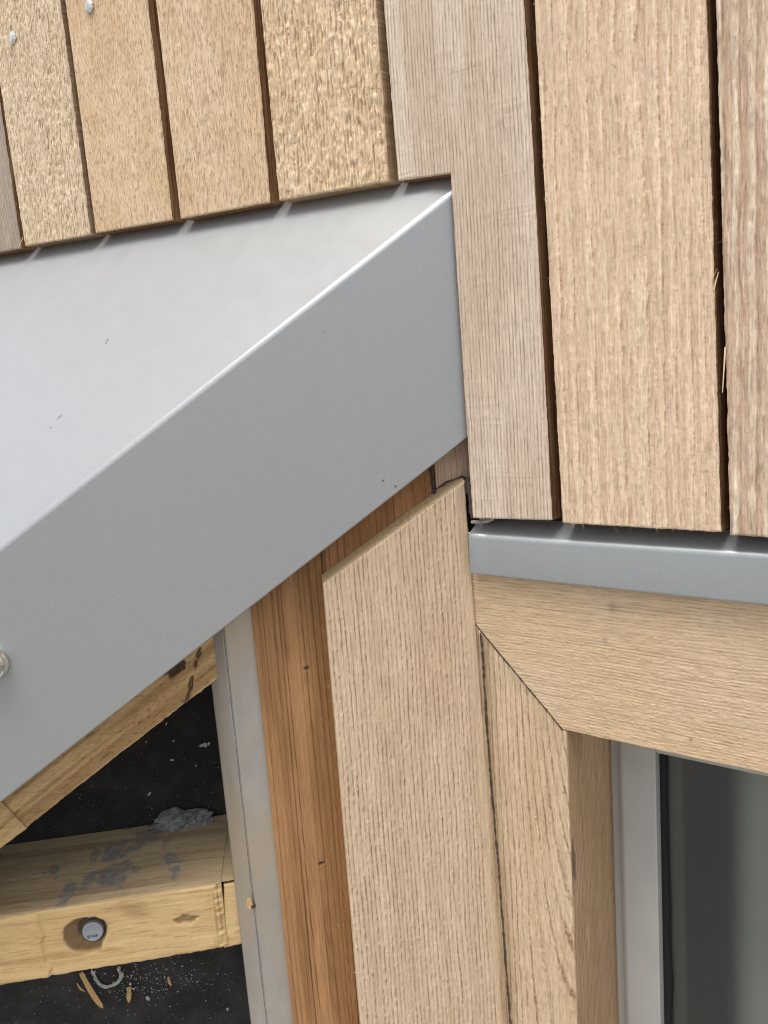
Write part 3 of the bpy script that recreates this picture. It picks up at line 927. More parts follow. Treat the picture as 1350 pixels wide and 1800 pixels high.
# the sawn pine batten lies flat: find how deep its top runs
BF = -.036
m1, m2 = LOW.uvw(70, 1601, BF), LOW.uvw(393, 1553, BF)
bz = m1[1]
def hit_v(px, py, v_at):
    """where a ray meets the horizontal level v in LOW coordinates"""
    d = ray(px, py); t = (LOW.o[2] + v_at - CAM[2]) / d[2]
    return LOW.loc(CAM + d * t)
slope_uv = (m2[1] - m1[1]) / (m2[0] - m1[0])
print('batten slope', slope_uv)
k1, k2 = hit_v(60, 1475, bz), hit_v(380, 1434, m2[1])
MB = (k1[2] + k2[2]) / 2
print('membrane depth', k1, k2)
MB = min(MB, BF - .03)
# membrane sheet
mq = [LOW.uv(-420, 900, MB), LOW.uv(760, 900, MB), LOW.uv(760, 2150, MB), LOW.uv(-420, 2150, MB)]
nx, ny = 60, 60
vs = []
for i in range(ny + 1):
    for j in range(nx + 1):
        s, t = j / nx, i / ny
        p = (mq[0] * (1 - s) + mq[1] * s) * (1 - t) + (mq[3] * (1 - s) + mq[2] * s) * t
        vs.append((p[0], p[1], MB + .002 * (float(fbm(np.array(p[0] * 14), np.array(p[1] * 14), 3)) - .5)))
fs = [(i * (nx + 1) + j, (i + 1) * (nx + 1) + j, (i + 1) * (nx + 1) + j + 1, i * (nx + 1) + j + 1) for i in range(ny) for j in range(nx)]
mesh_obj('membrane', vs, fs, M['membrane'], lower, LOW.mat(), smooth=True)

# corner board of cedar with a bevelled top
def corner_extra(mm, h, X):
    a, b = LOW.uv(817, 845) * 1000, LOW.uv(898, 1900) * 1000
    d = seg_dist(mm, a, b)
    smooth = sst(6, 9, d + 3 * (vn(mm[:, 0] / 6, mm[:, 1] / 30, 2) - .5))
    X['grain'] = X['grain'] * (.25 + .75 * smooth); h = h * (.35 + .65 * smooth)
    X['tint'] = np.maximum(X['tint'], 1 - smooth)
    return h, X
CB = board('corner_board', LOW, 0, [[(568, 1028), (817, 846)], [(642, 1900), (898, 1900)]], .019,
           lambda u, v: pat_groove(u, v, 1), [M['groove'], M['bevel']], lower, res=.6, flare=(.0042, .017), rag=.5, extra=corner_extra)
# inner boards, set back
IB = -.0185
def brown_extra(mm, h, X):
    """two small dark fixing holes with a stain around them"""
    for px, py in ((538, 1175), (565, 1518)):
        c = LOW.uv(px, py, IB) * 1000
        du, dv = mm[:, 0] - c[0], mm[:, 1] - c[1]
        r = np.hypot(du / 3.0, dv / 1.6) * (1 + .7 * (vn(mm[:, 0] / 1.5, mm[:, 1] / 1.5, 3) - .5))
        e = sst(1.1, .6, r)
        X['stain'] = np.maximum(X['stain'], .9 * e); h = h - 1.2 * e
    return h, X
board('inner_board', LOW, IB, [[(430, 960), (556, 880)], [(525, 1900), (690, 1900)]], .02, lambda u, v: pat_planed(u, v, 1),
      [M['brown'], M['edge']], lower, res=.75, rag=.1, round_mm=.6, extra=brown_extra, label='red-brown planed board with dark grain lines')
board('inner_board', LOW, IB + .002, [[(557, 850), (756, 720)], [(575, 1075), (768, 905)]], .02, lambda u, v: pat_planed(u, v, 3, 7),
      [M['brown_pale'], M['edge']], lower, res=.9, rag=.2, round_mm=.5, label='short brown board above the bevelled corner board')
board('inner_board', LOW, IB + .005, [[(759, 745), (832, 690)], [(769, 890), (838, 860)]], .02, lambda u, v: pat_finegrain(u, v, 3, 2.2),
      [M['brown_grey'], M['edge']], lower, res=.9, rag=.2, round_mm=.5, label='greyed brown board end beside the notched board')

def ribbon(pts, width, name, mat, parent, frame, seed=0, hgt=.0012, jit=.5, label=None):
    """uneven bead of sealant, or dark strip along a gap or fold, following points (u, v, w)"""
    pts = [np.array(p, float) for p in pts]
    rng = random.Random(seed)
    P = []
    for a, b in zip(pts[:-1], pts[1:]):
        n = max(2, int(np.linalg.norm(b - a) / .003))
        for k in range(n): P.append(a + (b - a) * k / n)
    P.append(pts[-1])
    vs, fs = [], []
    for i, p in enumerate(P):
        t = P[min(i + 1, len(P) - 1)] - P[max(i - 1, 0)]; t /= np.linalg.norm(t)
        s = np.cross((0, 0, 1), t); s /= np.linalg.norm(s)
        p = p + s * width * .5 * (float(vn(np.array(i / 4.), np.array(seed + .5), 2)) - .5)
        w = width * (1 + jit * (rng.random() - .5) * 2)
        hh = hgt * (1 + jit * (rng.random() - .5))
        for a in (-1, -.5, 0, .5, 1):
            vs.append(p + s * w * .5 * a + np.array([0, 0, hh * (1 - a * a) - .0004]))
    for i in range(len(P) - 1):
        for k in range(4): fs.append((i * 5 + k, i * 5 + k + 1, (i + 1) * 5 + k + 1, (i + 1) * 5 + k))
    return mesh_obj(name, vs, fs, mat, parent, frame.mat(), smooth=True, label=label)
ribbon([WALL.uvw(*q, CASING + .0006) for q in ((844, 1112), (846, 1135), (854, 1260), (862, 1360), (869, 1446), (878, 1560), (886, 1660), (897, 1800), (903, 1880))],
       .0016, 'sealant_and_gap_strip', M['seal'], lower, WALL, 1, .0006, .7)
ribbon([WALL.uvw(822, 838, -.003), WALL.uvw(825, 870, -.003), WALL.uvw(830, 912, -.003)], .0042, 'sealant_and_gap_strip', M['seal'], lower, WALL, 2, .002)
ribbon([LOW.uvw(757, 812, IB + .004), LOW.uvw(760, 840, IB + .004), LOW.uvw(764, 868, IB + .004)], .0026, 'sealant_and_gap_strip', M['seal'], lower, LOW, 3, .0015)
ribbon([LOW.uvw(757, 866, IB + .006), LOW.uvw(785, 848, IB + .008), LOW.uvw(812, 838, IB + .010), LOW.uvw(820, 842, IB + .012)], .0015, 'sealant_and_gap_strip', M['seal'], lower, LOW, 4, .0012)
ribbon([WALL.uvw(845, 1110, CASING + .0004), WALL.uvw(917, 1196, CASING + .0004), WALL.uvw(989, 1284, CASING + .0004)], .0011, 'sealant_and_gap_strip', M['seal'], win, WALL, 6, .0004, .6)  # added dark strip standing for the open mitre gap
ribbon([WALL.uvw(829, 919, -.012), WALL.uvw(845, 918, -.010), WALL.uvw(868, 911, -.010)], .0022, 'sealant_and_gap_strip', M['seal_pale'], lower, WALL, 5, .0016)

# metal angle trim: a flat flange beside the brown board and one folded back
TR = -.022
def trim():
    T = [LOW.uvw(381, 1010, TR), LOW.uvw(432, 980, TR)]
    Bm = [LOW.uvw(480, 1900, TR), LOW.uvw(531, 1900, TR)]
    Lt, Lb = LOW.uvw(352, 1040, TR - .014), LOW.uvw(452, 1900, TR - .014)
    bm = bmesh.new()
    v = [bm.verts.new(Vector(map(float, p))) for p in (Lt, T[0], T[1], Bm[1], Bm[0], Lb)]
    b0, b1 = (bm.verts.new(Vector(map(float, p + np.array([.001, 0, -.02])))) for p in (Lt, Lb))
    bm.faces.new((v[0], v[5], v[4], v[1])); bm.faces.new((v[1], v[4], v[3], v[2])); bm.faces.new((b0, b1, v[5], v[0]))
    ed = [e for e in bm.edges if len(e.link_faces) == 2]
    bmesh.ops.bevel(bm, geom=ed, offset=.0018, segments=4, affect='EDGES')
    o = bm_obj('angle_trim', bm, M['alu'], lower, LOW.mat(), smooth=True)
    w = o.modifiers.new('weighted', 'WEIGHTED_NORMAL'); w.weight = 80
    return o
tr_o = trim()
ribbon([LOW.uvw(381, 1010, TR + .0002), LOW.uvw(480, 1900, TR + .0002)], .0006, 'fold_line', M['stamp'], tr_o, LOW, 8, .0003, .3)  # thin dark strip drawn along the fold
c = LOW.uvw(445, 1592, TR)
lathe([(.0022, -.001), (.0022, .0006), (.0012, .0012)], 10, LOW.world(c), LOW.n, (0, 0, 1), 'nail', M['seal'], tr_o)
mesh_obj('curl', [c + np.array(p) for p in ((-.004, .008, .0005), (-.0012, .0085, .0015), (.0, .001, .001), (-.003, -.003, .0006), (-.0055, .001, .0003))],
         [(0, 4, 3, 2, 1)], M['splinter'], tr_o, LOW.mat())

# sloped pine batten under the capping
SL = -.030
def knot(mm, X, h, frame, off, px, py, ru, rv, s, depth, rot=0.):
    c = frame.uv(px, py, off) * 1000
    du, dv = mm[:, 0] - c[0], mm[:, 1] - c[1]
    cu, su = math.cos(rot), math.sin(rot)
    a, b = du * cu + dv * su, -du * su + dv * cu
    wob = 1 + .5 * (vn(du / 2.2 + 9, dv / 2.2, 3) - .5)
    r = np.sqrt((a / ru) ** 2 + (b / rv) ** 2) * wob
    e = sst(1.15, .8, r)
    X['stain'] = np.clip(X['stain'] + s * e, 0, 1)
    return h - depth * e
def slope_extra(mm, h, X):
    h = knot(mm, X, h, LOW, SL, 308, 1175, 10, 4.5, .95, 2.5, math.radians(30))
    # split end and torn grain
    a, b = LOW.uv(325, 1245, SL) * 1000, LOW.uv(352, 1140, SL) * 1000
    d = seg_dist(mm, a, b) + 3 * (vn(mm[:, 0] / 4, mm[:, 1] / 4, 2) - .5)
    cr = sst(1.6, .5, np.abs(d))
    X['stain'] = np.clip(X['stain'] + .8 * cr, 0, 1); h = h - 2.0 * cr
    # rough patch lower down
    c1, c2 = LOW.uv(20, 1420, SL) * 1000, LOW.uv(105, 1365, SL) * 1000
    dd = seg_dist(mm, c1, c2)
    k = sst(26, 20, dd)
    h = h + k * (1.5 * (fbm(mm[:, 0] / 3.5 + mm[:, 1] / 5, mm[:, 1] / 2.2 - mm[:, 0] / 6, 4) - .5)) - .8 * k
    fl = sst(.78, .9, vn((mm[:, 0] + mm[:, 1] * .7) / 5, (mm[:, 1] - mm[:, 0] * .7) / 1.1, 5)) * (1 - k)
    X['stain'] = np.clip(X['stain'] + .5 * fl, 0, 1)
    return h, X
board('sloped_batten', LOW, SL, [[(-30, 1372), (150, 1250), (326, 1118), (420, 1050)], [(45, 1457), (200, 1334), (322, 1240), (386, 1192)]], .045,
      lambda u, v: pat_soft(.56 * u - .83 * v, .83 * u + .56 * v, 2) , [M['pine_slope'], M['edge_pale']], lower, res=.9, rag=1.0,
      round_mm=2.0, extra=slope_extra)
board('sloped_batten', LOW, SL + .0015, [[(-260, 1530), (-22, 1385)], [(-260, 1690), (46, 1458)]], .045,
      lambda u, v: pat_soft(.56 * u - .83 * v, .83 * u + .56 * v, 5), [M['pine'], M['edge_pale']], lower, res=1.1, rag=.6, round_mm=1.5,
      label='paler batten end butted against the rough one')

# flat pine batten: front face with bolt hole, weathered top
def batten():
    uL, uR = LOW.uv(-230, 1640, BF)[0], LOW.uv(393, 1600, BF)[0]
    zf = lambda u: m1[1] + slope_uv * (u - m1[0])
    bl = LOW.uv(70, 1722, BF); brr = LOW.uv(393, 1669, BF)
    zb = lambda u: bl[1] + (brr[1] - bl[1]) / (brr[0] - bl[0]) * (u - bl[0])
    depth = BF - MB - .0015
    H = zf(m1[0]) - zb(m1[0])
    print('batten height', H, 'depth', depth)
    return uL, uR, zf, zb, depth
uL, uR, zf, zb, bdep = batten()
hole = LOW.uv(150, 1645, BF); 
def batten_mesh():
    res = .0009
    nu = int((uR - uL) / res)
    us = np.linspace(uL, uR, nu + 1)
    hts = zf(us) - zb(us)
    n1, n2 = int(hts.mean() / res), int(bdep / .0011)
    # section parameter: s in [0,1] front (bottom to top), [1,2] top (front to back)
    sv = np.concatenate([np.linspace(0, 1, n1 + 1), 1 + np.linspace(0, 1, n2 + 1)[1:]])
    S, U = np.meshgrid(sv, us, indexing='ij')
    front = S <= 1
    Zf, Zb = zf(U), zb(U)
    r = .0035
    wv = .0016 * (fbm(U * 1000 / 22, U * 0 + .5, 4, 3) - .5) + .0008 * (vn(U * 1000 / 3, U * 0 + 2.5, 2) - .5)
    y = np.where(front, Zb + (Zf - Zb) * S + wv * (1 - S), Zf)
    w = np.where(front, BF, BF - (S - 1) * bdep)
    # round the arris
    de = np.where(front, (1 - S) * (Zf - Zb), (S - 1) * bdep)
    k = np.clip(1 - de / r, 0, 1)
    y = y - np.where(front, 0, 0) - r * .29 * k ** 2
    w = w - r * .29 * k ** 2
    db = np.where(front, S * (Zf - Zb), 1)
    w = w - .003 * np.clip(1 - db / .003, 0, 1) ** 2
    mmu, mmv = U * 1000, (np.where(front, y, Zf + (S - 1) * bdep)) * 1000
    g = np.zeros_like(U); t = np.zeros_like(U); st = np.zeros_like(U)
    hh, gg, tt_ = pat_soft((mmv + .03 * mmu).ravel(), mmu.ravel(), 3)
    hh, gg, tt_ = (q.reshape(U.shape) for q in (hh, gg, tt_))
    hf = hh.copy()
    # waney pale end at the left: planed lower
    xl = LOW.uv(68, 1660, BF)[0] * 1000
    e = sst(1.2, -1.2, mmu - xl + 4 * (vn(mmv / 6, mmu / 30, 2) - .5) + .03 * (mmv - 0))
    hf = hf + 1.7 * np.where(front, e, 0) * sst(0, 6, (Zf - y) * 1000)
    # counterbored hole
    du, dv = mmu - hole[0] * 1000, mmv - hole[1] * 1000
    wob = 1 + .22 * (vn(np.arctan2(dv, du) * 2.2 + 8, np.hypot(du, dv) / 9, 4) - .5)
    rh = np.hypot(du / 1.08, dv) * wob
    R = 17.5
    inside = sst(R, R - 2.2, rh) * front
    bc = LOW.uv(163, 1637, BF) * 1000
    rb = np.hypot(mmu - bc[0], mmv - bc[1]) * (1 + .15 * (vn(mmu / 4, mmv / 4, 2) - .5))
    deep = sst(13.5, 10.5, rb) * front
    hf = hf - inside * (1.2 + 4.0 * sst(-R, .3 * R, du) + .8 * (vn(mmu / 3, mmv / 3, 4) - .5)) - deep * 2.5
    st = np.clip(st + inside * .85 + .3 * deep, 0, 1)
    # torn knot hole
    kc = LOW.uv(325, 1617, BF) * 1000
    ku, kv = mmu - kc[0], mmv - kc[1]
    rk = np.hypot(ku / 9.5, kv / 4.2) * (1 + .7 * (vn(mmu / 3, mmv / 2, 5) - .5))
    ik = sst(1.1, .7, rk) * front
    hf = hf - 3.2 * ik * (.4 + vn(mmu / 3.5, mmv / 1.3, 1))
    st = np.clip(st + .45 * ik, 0, 1)
    # rusty patch
    pc = LOW.uv(232, 1600, BF) * 1000
    ip = np.exp(-(((mmu - pc[0]) / 14) ** 2 + ((mmv - pc[1] + .3 * (mmu - pc[0])) / 7) ** 2)) * front
    g = np.clip(gg + .55 * ip, 0, 1)
    # torn strips at the right end
    en = (uR * 1000 - mmu)
    tear = sst(.6, .9, vn(mmu / 1.2, mmv / 22, 6)) * sst(16, 4, en) * front
    hf = hf - .9 * tear - 2.2 * sst(7, 0, en + 5 * (vn(mmv / 3, mmu / 9, 3) - .5)) * front; st = np.clip(st + .4 * tear, 0, 1)
    # sealant smears on the weathered top
    smear = np.zeros_like(U)
    for (px, py, a, b, rot) in ((95, 1530, 8, 6, 0), (120, 1570, 7, 9, .5), (105, 1592, 5, 4, 0), (200, 1500, 9, 13, 0), (155, 1550, 6, 9, .3),
                                (205, 1530, 16, 9, .1), (190, 1548, 12, 7, 0), (165, 1505, 6, 7, 0), (215, 1545, 5, 8, 0), (212, 1487, 7, 4, 0),
                                (240, 1490, 26, 5, -.75), (268, 1465, 14, 8, -.8), (300, 1512, 6, 8, 0), (308, 1538, 3, 8, 0), (293, 1480, 6, 3, -.4), (190, 1558, 8, 3, 0)):
        q = hit_v(px, py, bz + slope_uv * (0))
        cu, cv = q[0] * 1000, (zf(q[0]) + (BF - q[2])) * 1000
        du, dv = mmu - cu, mmv - cv
        c_, s_ = math.cos(rot), math.sin(rot)
        aa, bb = du * c_ - dv * s_, du * s_ + dv * c_
        rq = np.hypot(aa / a, bb / (b * 1.5)) * (1 + 1.9 * (fbm(mmu / 4.5, mmv / 6, 2, 4) - .5))
        smear = np.maximum(smear, sst(1.2, .62, rq))
    smear = smear * (~front) * (.35 + .65 * vn(mmu / 5, mmv / 2.0, 3))
    y2 = y + np.where(front, 0, (hh + .5 * smear) * .001)
    w2 = w + np.where(front, hf * .001, 0)
    # ragged back edge of the top
    V = np.stack([U, y2, w2], -1).reshape(-1, 3)
    idx = np.arange(U.size).reshape(U.shape)
    Q = np.stack([idx[:-1, :-1], idx[:-1, 1:], idx[1:, 1:], idx[1:, :-1]], -1)
    fm = (sv[:-1] < 1 - 1e-9)
    mi = np.where(np.repeat(fm, nu), 0, 1)
    Q = Q.reshape(-1, 4)
    # right end cap
    cap0 = len(V)
    endf = V.reshape(U.shape + (3,))[:, -1]
    capv = endf.copy(); capv[:, 2] = MB; 
    V = np.concatenate([V, endf, capv])
    m = len(endf)
    CQ = np.stack([cap0 + np.arange(m - 1), cap0 + m + np.arange(m - 1), cap0 + m + 1 + np.arange(m - 1), cap0 + 1 + np.arange(m - 1)], -1)
    bt0 = len(V)
    bot = V.reshape(-1, 3)[:nu + 1].copy(); botb = bot.copy(); botb[:, 2] = MB
    V = np.concatenate([V, bot, botb])
    BQ = np.stack([bt0 + np.arange(nu), bt0 + nu + 1 + np.arange(nu), bt0 + nu + 2 + np.arange(nu), bt0 + 1 + np.arange(nu)], -1)
    pad = lambda a: np.concatenate([a.ravel(), np.zeros(2 * m + 2 * (nu + 1))])
    nq = len(Q)
    o = fast_mesh('flat_batten', V, np.concatenate([Q, CQ, BQ]), np.concatenate([mi, np.full(len(CQ) + len(BQ), 2)]),
                  {'grain': pad(np.where(front, g, gg)), 'tint': pad(tt_), 'stain': pad(np.where(front, st, smear))},
                  [M['pine'], M['pine_top'], M['edge_pale']], nq)
    return place(o, lower, LOW.mat())
FB = batten_mesh()
# rear lamination of the batten showing past its broken end
qq = [LOW.uv(393, 1556, BF - .0035), LOW.uv(520, 1536, BF - .0035), LOW.uv(520, 1640, BF - .0035), LOW.uv(393, 1668, BF - .0035)]
board_uv('batten_core', LOW, [[qq[0], qq[1]], [qq[3], qq[2]]], BF - .0035, bdep - .006, lambda u, v: pat_soft(u, v, 6), [M['pine'], M['edge_pale']], lower,
            res=1.2, along='u', rag=.8, round_mm=1.5)
# rear top of the batten running on behind the trim
qt = [(qq[0][0], 0), (qq[1][0], 0)]
zc = lambda u: zf(u) - .0006
vs = []
for u in np.linspace(qq[0][0] - .002, qq[1][0], 30):
    for k in range(12):
        t = k / 11
        vs.append((u, zc(u) - .0006 * vn(np.array(u * 900), np.array(t * 6), 1), BF - .0045 - t * (bdep - .006)))
fs = [(i * 12 + k, (i + 1) * 12 + k, (i + 1) * 12 + k + 1, i * 12 + k + 1) for i in range(29) for k in range(11)]
mesh_obj('batten_core', vs, fs, M['pine_top'], lower, LOW.mat(), smooth=True)

# bolt in the hole
bo = LOW.hit(163, 1638, BF - .0045)
blt = lathe([(.0090, -.005), (.0088, -.001), (.0084, .0003), (.0076, .0008), (.0072, .0005), (.0004, .0006)], 26, bo, LOW.n, (0, 0, 1), 'bolt_head', M['bolt'], lower)
lathe([(.0112, -.006), (.0112, -.0031), (.009, -.0030)], 26, bo, LOW.n, (0, 0, 1), 'washer', M['seal'], lower)
bl_ = LOW.loc(bo)
# raised maker's marks low on the head, upside down
vs, fs = [], []
def stroke(x0, y0, x1, y1, w=.00042):
    d = np.array([x1 - x0, y1 - y0]); d /= np.linalg.norm(d); s = np.array([-d[1], d[0]]) * w / 2
    b0 = len(vs)
    for z in (.0004, .0013):
        for p in ((x0, y0), (x1, y1)):
            for sg in (-1, 1): vs.append((bl_[0] + p[0] + sg * s[0], bl_[1] + p[1] + sg * s[1], bl_[2] + z))
    fs.extend([(b0 + 4, b0 + 5, b0 + 7, b0 + 6), (b0, b0 + 4, b0 + 6, b0 + 2), (b0 + 1, b0 + 3, b0 + 7, b0 + 5), (b0, b0 + 1, b0 + 5, b0 + 4), (b0 + 2, b0 + 6, b0 + 7, b0 + 3)])
x = -.0048
for glyph in ([(0, 0, .0012, 0), (.0012, 0, 0, .002), (0, .002, .0013, .002)], [(0, 0, 0, .002), (0, .002, .0009, .002), (0, .001, .0007, .001)],
              [(0, 0, 0, .002)], [(0, .002, .0002, 0), (.0002, 0, .0011, 0), (.0011, 0, .0012, .002)], [(0, 0, 0, .002), (0, .002, .001, .0016), (.001, .0016, .001, .0004), (.001, .0004, 0, 0)]):
    for s in glyph: stroke(x + s[0], -.0042 + s[1] + .06 * x, x + s[2], -.0042 + s[3] + .06 * x)
    x += .0021 if len(glyph) > 1 else .0011
mesh_obj('stamp', vs, fs, M['stamp'], blt, LOW.mat())

# glue residue ring on the membrane under the batten
rc = LOW.uv(188, 1712, MB + .002)
rngv, fs = [], []
for k in range(28):
    a = math.radians(150 + k * 240 / 27)
    r1 = .0112 * (1 + .25 * (float(vn(np.array(k / 3.), np.array(.5), 2)) - .5)); r2 = r1 * (1.12 + .35 * float(vn(np.array(k / 1.6), np.array(2.5), 3)))
    rngv += [(rc[0] + r1 * math.cos(a), rc[1] + r1 * math.sin(a), MB + .0022), (rc[0] + (r1 + r2) / 2 * math.cos(a), rc[1] + (r1 + r2) / 2 * math.sin(a), MB + .0045 + .001 * random.random()),
             (rc[0] + r2 * math.cos(a), rc[1] + r2 * math.sin(a), MB + .0016)]
for k in range(27):
    for j in range(2): fs.append((k * 3 + j, k * 3 + j + 1, (k + 1) * 3 + j + 1, (k + 1) * 3 + j))
mesh_obj('glue_ring', rngv, fs, M['residue'], lower, LOW.mat(), smooth=True)

# flecks of pale plaster stuck to the membrane (uncountable specks)
rng = random.Random(5)
vs, fs = [], []
def fleck(u, v, r, w=MB + .0022):
    n = rng.randint(5, 7); b0 = len(vs); a0 = rng.random() * 6; el = rng.uniform(.35, 1); ro = rng.random() * 3
    vs.append((u, v, w + r * .35))
    for k in range(n):
        a = a0 + 2 * math.pi * k / n; q = r * rng.uniform(.6, 1.2)
        x, y = q * math.cos(a), q * el * math.sin(a)
        vs.append((u + x * math.cos(ro) - y * math.sin(ro), v + x * math.sin(ro) + y * math.cos(ro), w))
    for k in range(n): fs.append((b0, b0 + 1 + k, b0 + 1 + (k + 1) % n))
for px, py, r in ((360, 1309, .0034), (354, 1311, .003), (367, 1307, .0022), (302, 1336, .0022), (257, 1304, .0016), (262, 1396, .0026), (260, 1755, .003), (305, 1302, .0012),
                  (344, 1346, .0014), (292, 1273, .002), (400, 1773, .002), (176, 1744, .001), (229, 1730, .002), (224, 1738, .002), (234, 1738, .0022)):
    u, v = LOW.uv(px, py, MB + .002); fleck(u, v, r)
for k in range(420):
    px, py = rng.uniform(-20, 450), rng.choice((rng.uniform(1230, 1480), rng.uniform(1680, 1810)))
    u, v = LOW.uv(px, py, MB + .002); fleck(u, v, rng.uniform(.0002, .0006))
for k in range(260):
    px, py = rng.gauss(265, 55), rng.gauss(1725, 16)
    u, v = LOW.uv(px, py, MB + .002); fleck(u, v, rng.uniform(.0003, .0009))
mesh_obj('plaster_specks', vs, fs, M['residue'], lower, LOW.mat(), kind='stuff')

# ================================================================== LOOSE BITS
def splinter(p, q, width, label, mat=None):
    P0, P1 = np.array(LOW.world(p)), np.array(LOW.world(q))
    d = P1 - P0; L = np.linalg.norm(d); d /= L
    s = np.cross(LOW.n, d); rg = random.Random(int(L * 1e6))
    vs, fs = [], []
    n = 10
    for i in range(n + 1):
        t = i / n
        wd = width * (math.sin(math.pi * min(1, t * .62 + .18)) ** .8) * (.8 + .4 * rg.random()) * (1 if t < .95 else .35)
        c = P0 + d * L * t + LOW.n * (.0012 + .002 * math.sin(t * 3))
        for (a, b) in ((-.5, 0), (-.1, .55), (.5, .2), (.2, -.4)):
            vs.append(c + s * wd * a + LOW.n * wd * b * .7)
    for i in range(n):
        for k in range(4): fs.append((i * 4 + k, i * 4 + (k + 1) % 4, (i + 1) * 4 + (k + 1) % 4, (i + 1) * 4 + k))
    fs += [(3, 2, 1, 0), tuple(n * 4 + k for k in range(4))]
    base = P0
    o = mesh_obj('wood_splinter', [v_ - base for v_ in vs], fs, mat or M['splinter'], None, Matrix.Translation(Vector(map(float, base))))
    o['label'] = label; o['category'] = 'splinter'; o['group'] = 'wood splinters on the black membrane'
SPW = MB + .004
splinter(LOW.uvw(143, 1708, SPW), LOW.uvw(181, 1770, SPW), .0062, 'longest torn wood splinter slanting below the pine batten')
splinter(LOW.uvw(136, 1727, SPW), LOW.uvw(150, 1741, SPW), .0018, 'thin small splinter beside the longest splinter')
splinter(LOW.uvw(228, 1733, SPW), LOW.uvw(227, 1760, SPW), .0044, 'short upright wood splinter below the batten, right of the glue ring')
splinter(LOW.uvw(296, 1716, SPW), LOW.uvw(301, 1730, SPW), .003, 'tiny tan wood chip nearest the metal trim')

def lump():
    c = hit_v(322, 1445, bz + .004)
    bm = bmesh.new()
    bmesh.ops.create_icosphere(bm, subdivisions=4, radius=1)
    for v_ in bm.verts:
        x, y, z = v_.co
        th = math.atan2(y, x)
        n = float(fbm(np.array(x * 1.7 + 5), np.array(y * 1.7 + z * 1.9), 2, 2)) - .5
        f1 = abs(float(vn(np.array(x * 2.4 + z * 1.3), np.array(y * 2.2 - x), 4)) - .5)
        f2 = abs(float(vn(np.array(x * 4.1 - y * 2), np.array(z * 3.7 + y * 2.5), 6)) - .5)
        s = .8 + .9 * n + .9 * f1 + .55 * f2
        v_.co = Vector((x * s * .021, y * s * .0095, z * s * .0105))
    for v_ in bm.verts: v_.co += Vector((float(c[0]), float(c[1]), float(c[2])))
    base = LOW.world(c)
    M4 = LOW.mat()
    for v_ in bm.verts: v_.co = M4 @ v_.co - Vector(map(float, base))
    o = bm_obj('sealant_lump', bm, M['lump'], None, Matrix.Translation(Vector(map(float, base))))
    o['label'] = 'crumpled grey lump of dried sealant on the batten top by the trim'
    o['category'] = 'sealant lump'
lump()

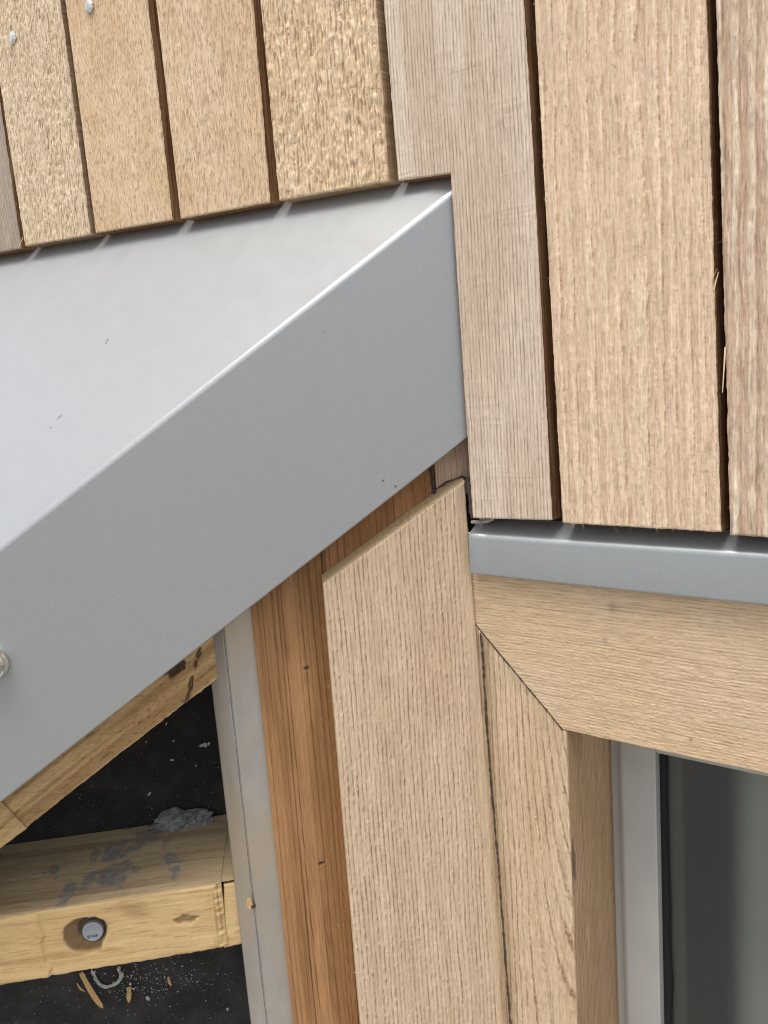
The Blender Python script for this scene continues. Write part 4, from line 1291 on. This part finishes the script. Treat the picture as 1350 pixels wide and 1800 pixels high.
# loose fibres along torn edges: one uncountable tuft per board
def fibres(parent, frame, px_pts, n, seed, lmin=.002, lmax=.007, off=.0012, spread=.0012, wmm=.22):
    """px_pts: list of ((px,py),(px,py)) segments along which fibres stand"""
    rg = random.Random(seed)
    vs, fs = [], []
    for k in range(n):
        a, b = rg.choice(px_pts)
        t = rg.random()
        p = frame.uvw(a[0] + (b[0] - a[0]) * t, a[1] + (b[1] - a[1]) * t, off)
        p = p + np.array([rg.gauss(0, spread), rg.gauss(0, spread), 0])
        L = rg.uniform(lmin, lmax) * rg.uniform(.4, 1)
        an = rg.gauss(-math.pi / 2, .55) + (math.pi if rg.random() < .35 else 0)
        d = np.array([math.cos(an), math.sin(an), rg.uniform(.05, .5)]); d /= np.linalg.norm(d)
        bend = np.array([rg.gauss(0, .35), rg.gauss(0, .15), rg.uniform(-.35, .1)])
        w = wmm / 1000 * rg.uniform(.6, 1.4)
        sd = np.cross(d, (0, 0, 1)); sd /= np.linalg.norm(sd)
        b0 = len(vs)
        for i in range(4):
            q = i / 3
            c = p + d * L * q + bend * L * q * q
            ww = w * (1 - .8 * q)
            vs += [c - sd * ww / 2, c + sd * ww / 2, c + np.array([0, 0, ww * .6])]
        for i in range(3):
            for (x_, y_) in ((0, 1), (1, 2), (2, 0)):
                fs.append((b0 + i * 3 + x_, b0 + i * 3 + y_, b0 + i * 3 + 3 + y_, b0 + i * 3 + 3 + x_))
    return mesh_obj('wood_fibres', vs, fs, M['fibre'], parent, frame.mat(), kind='stuff')
fibres(bF, WALL, [((938, 0), (988, 918)), ((1241, 0), (1267, 934)), ((988, 919), (1267, 935)), ((988, 919), (1267, 935))], 34, 1, .0015, .0045, .0002, .0006)
fibres(bF, WALL, [((960, -20), (1010, 900)), ((1020, -20), (1060, 900)), ((1080, -20), (1110, 900)), ((1140, -20), (1160, 900)), ((1200, -20), (1215, 900))], 420, 2, .001, .0032, .0008, .008)
fibres(bG, WALL, [((1290, 0), (1300, 930)), ((1320, 0), (1330, 930)), ((1350, 0), (1360, 930))], 200, 3, .0012, .004, .0008, .004)
fibres(bB, WALL, [((0, 150), (44, 430)), ((44, 432), (158, 412))], 60, 4, .0015, .004, .001, .0006)
fibres(CB, LOW, [((600, 1020), (650, 1820)), ((660, 980), (720, 1820)), ((720, 930), (780, 1820)), ((780, 890), (840, 1820)), ((800, 870), (870, 1820)), ((570, 1028), (634, 1800))], 420, 5, .0012, .004, .0006, .006)
# single slivers torn loose from the board edges
def sliver(parent, a, b, off, w):
    p, q = WALL.uvw(*a, off), WALL.uvw(*b, off + .001)
    d = q - p; s = np.cross(d / np.linalg.norm(d), (0, 0, 1)) * w / 2
    z = np.array([0, 0, w * .7])
    vs = [p - s, p + s, p - z, q - s * .4, q + s * .4, q - z * .4]
    mesh_obj('sliver', vs, [(0, 1, 4, 3), (1, 2, 5, 4), (2, 0, 3, 5), (0, 2, 1), (3, 4, 5)], M['fibre'], parent, WALL.mat())
sliver(bG, (1275, 610), (1270, 690), .0015, .0011)
sliver(bF, (1254, 510), (1263, 478), .001, .0012)
sliver(bF, (1251, 492), (1261, 472), .001, .0004)
sliver(bB, (40, 418), (32, 437), .001, .0009)
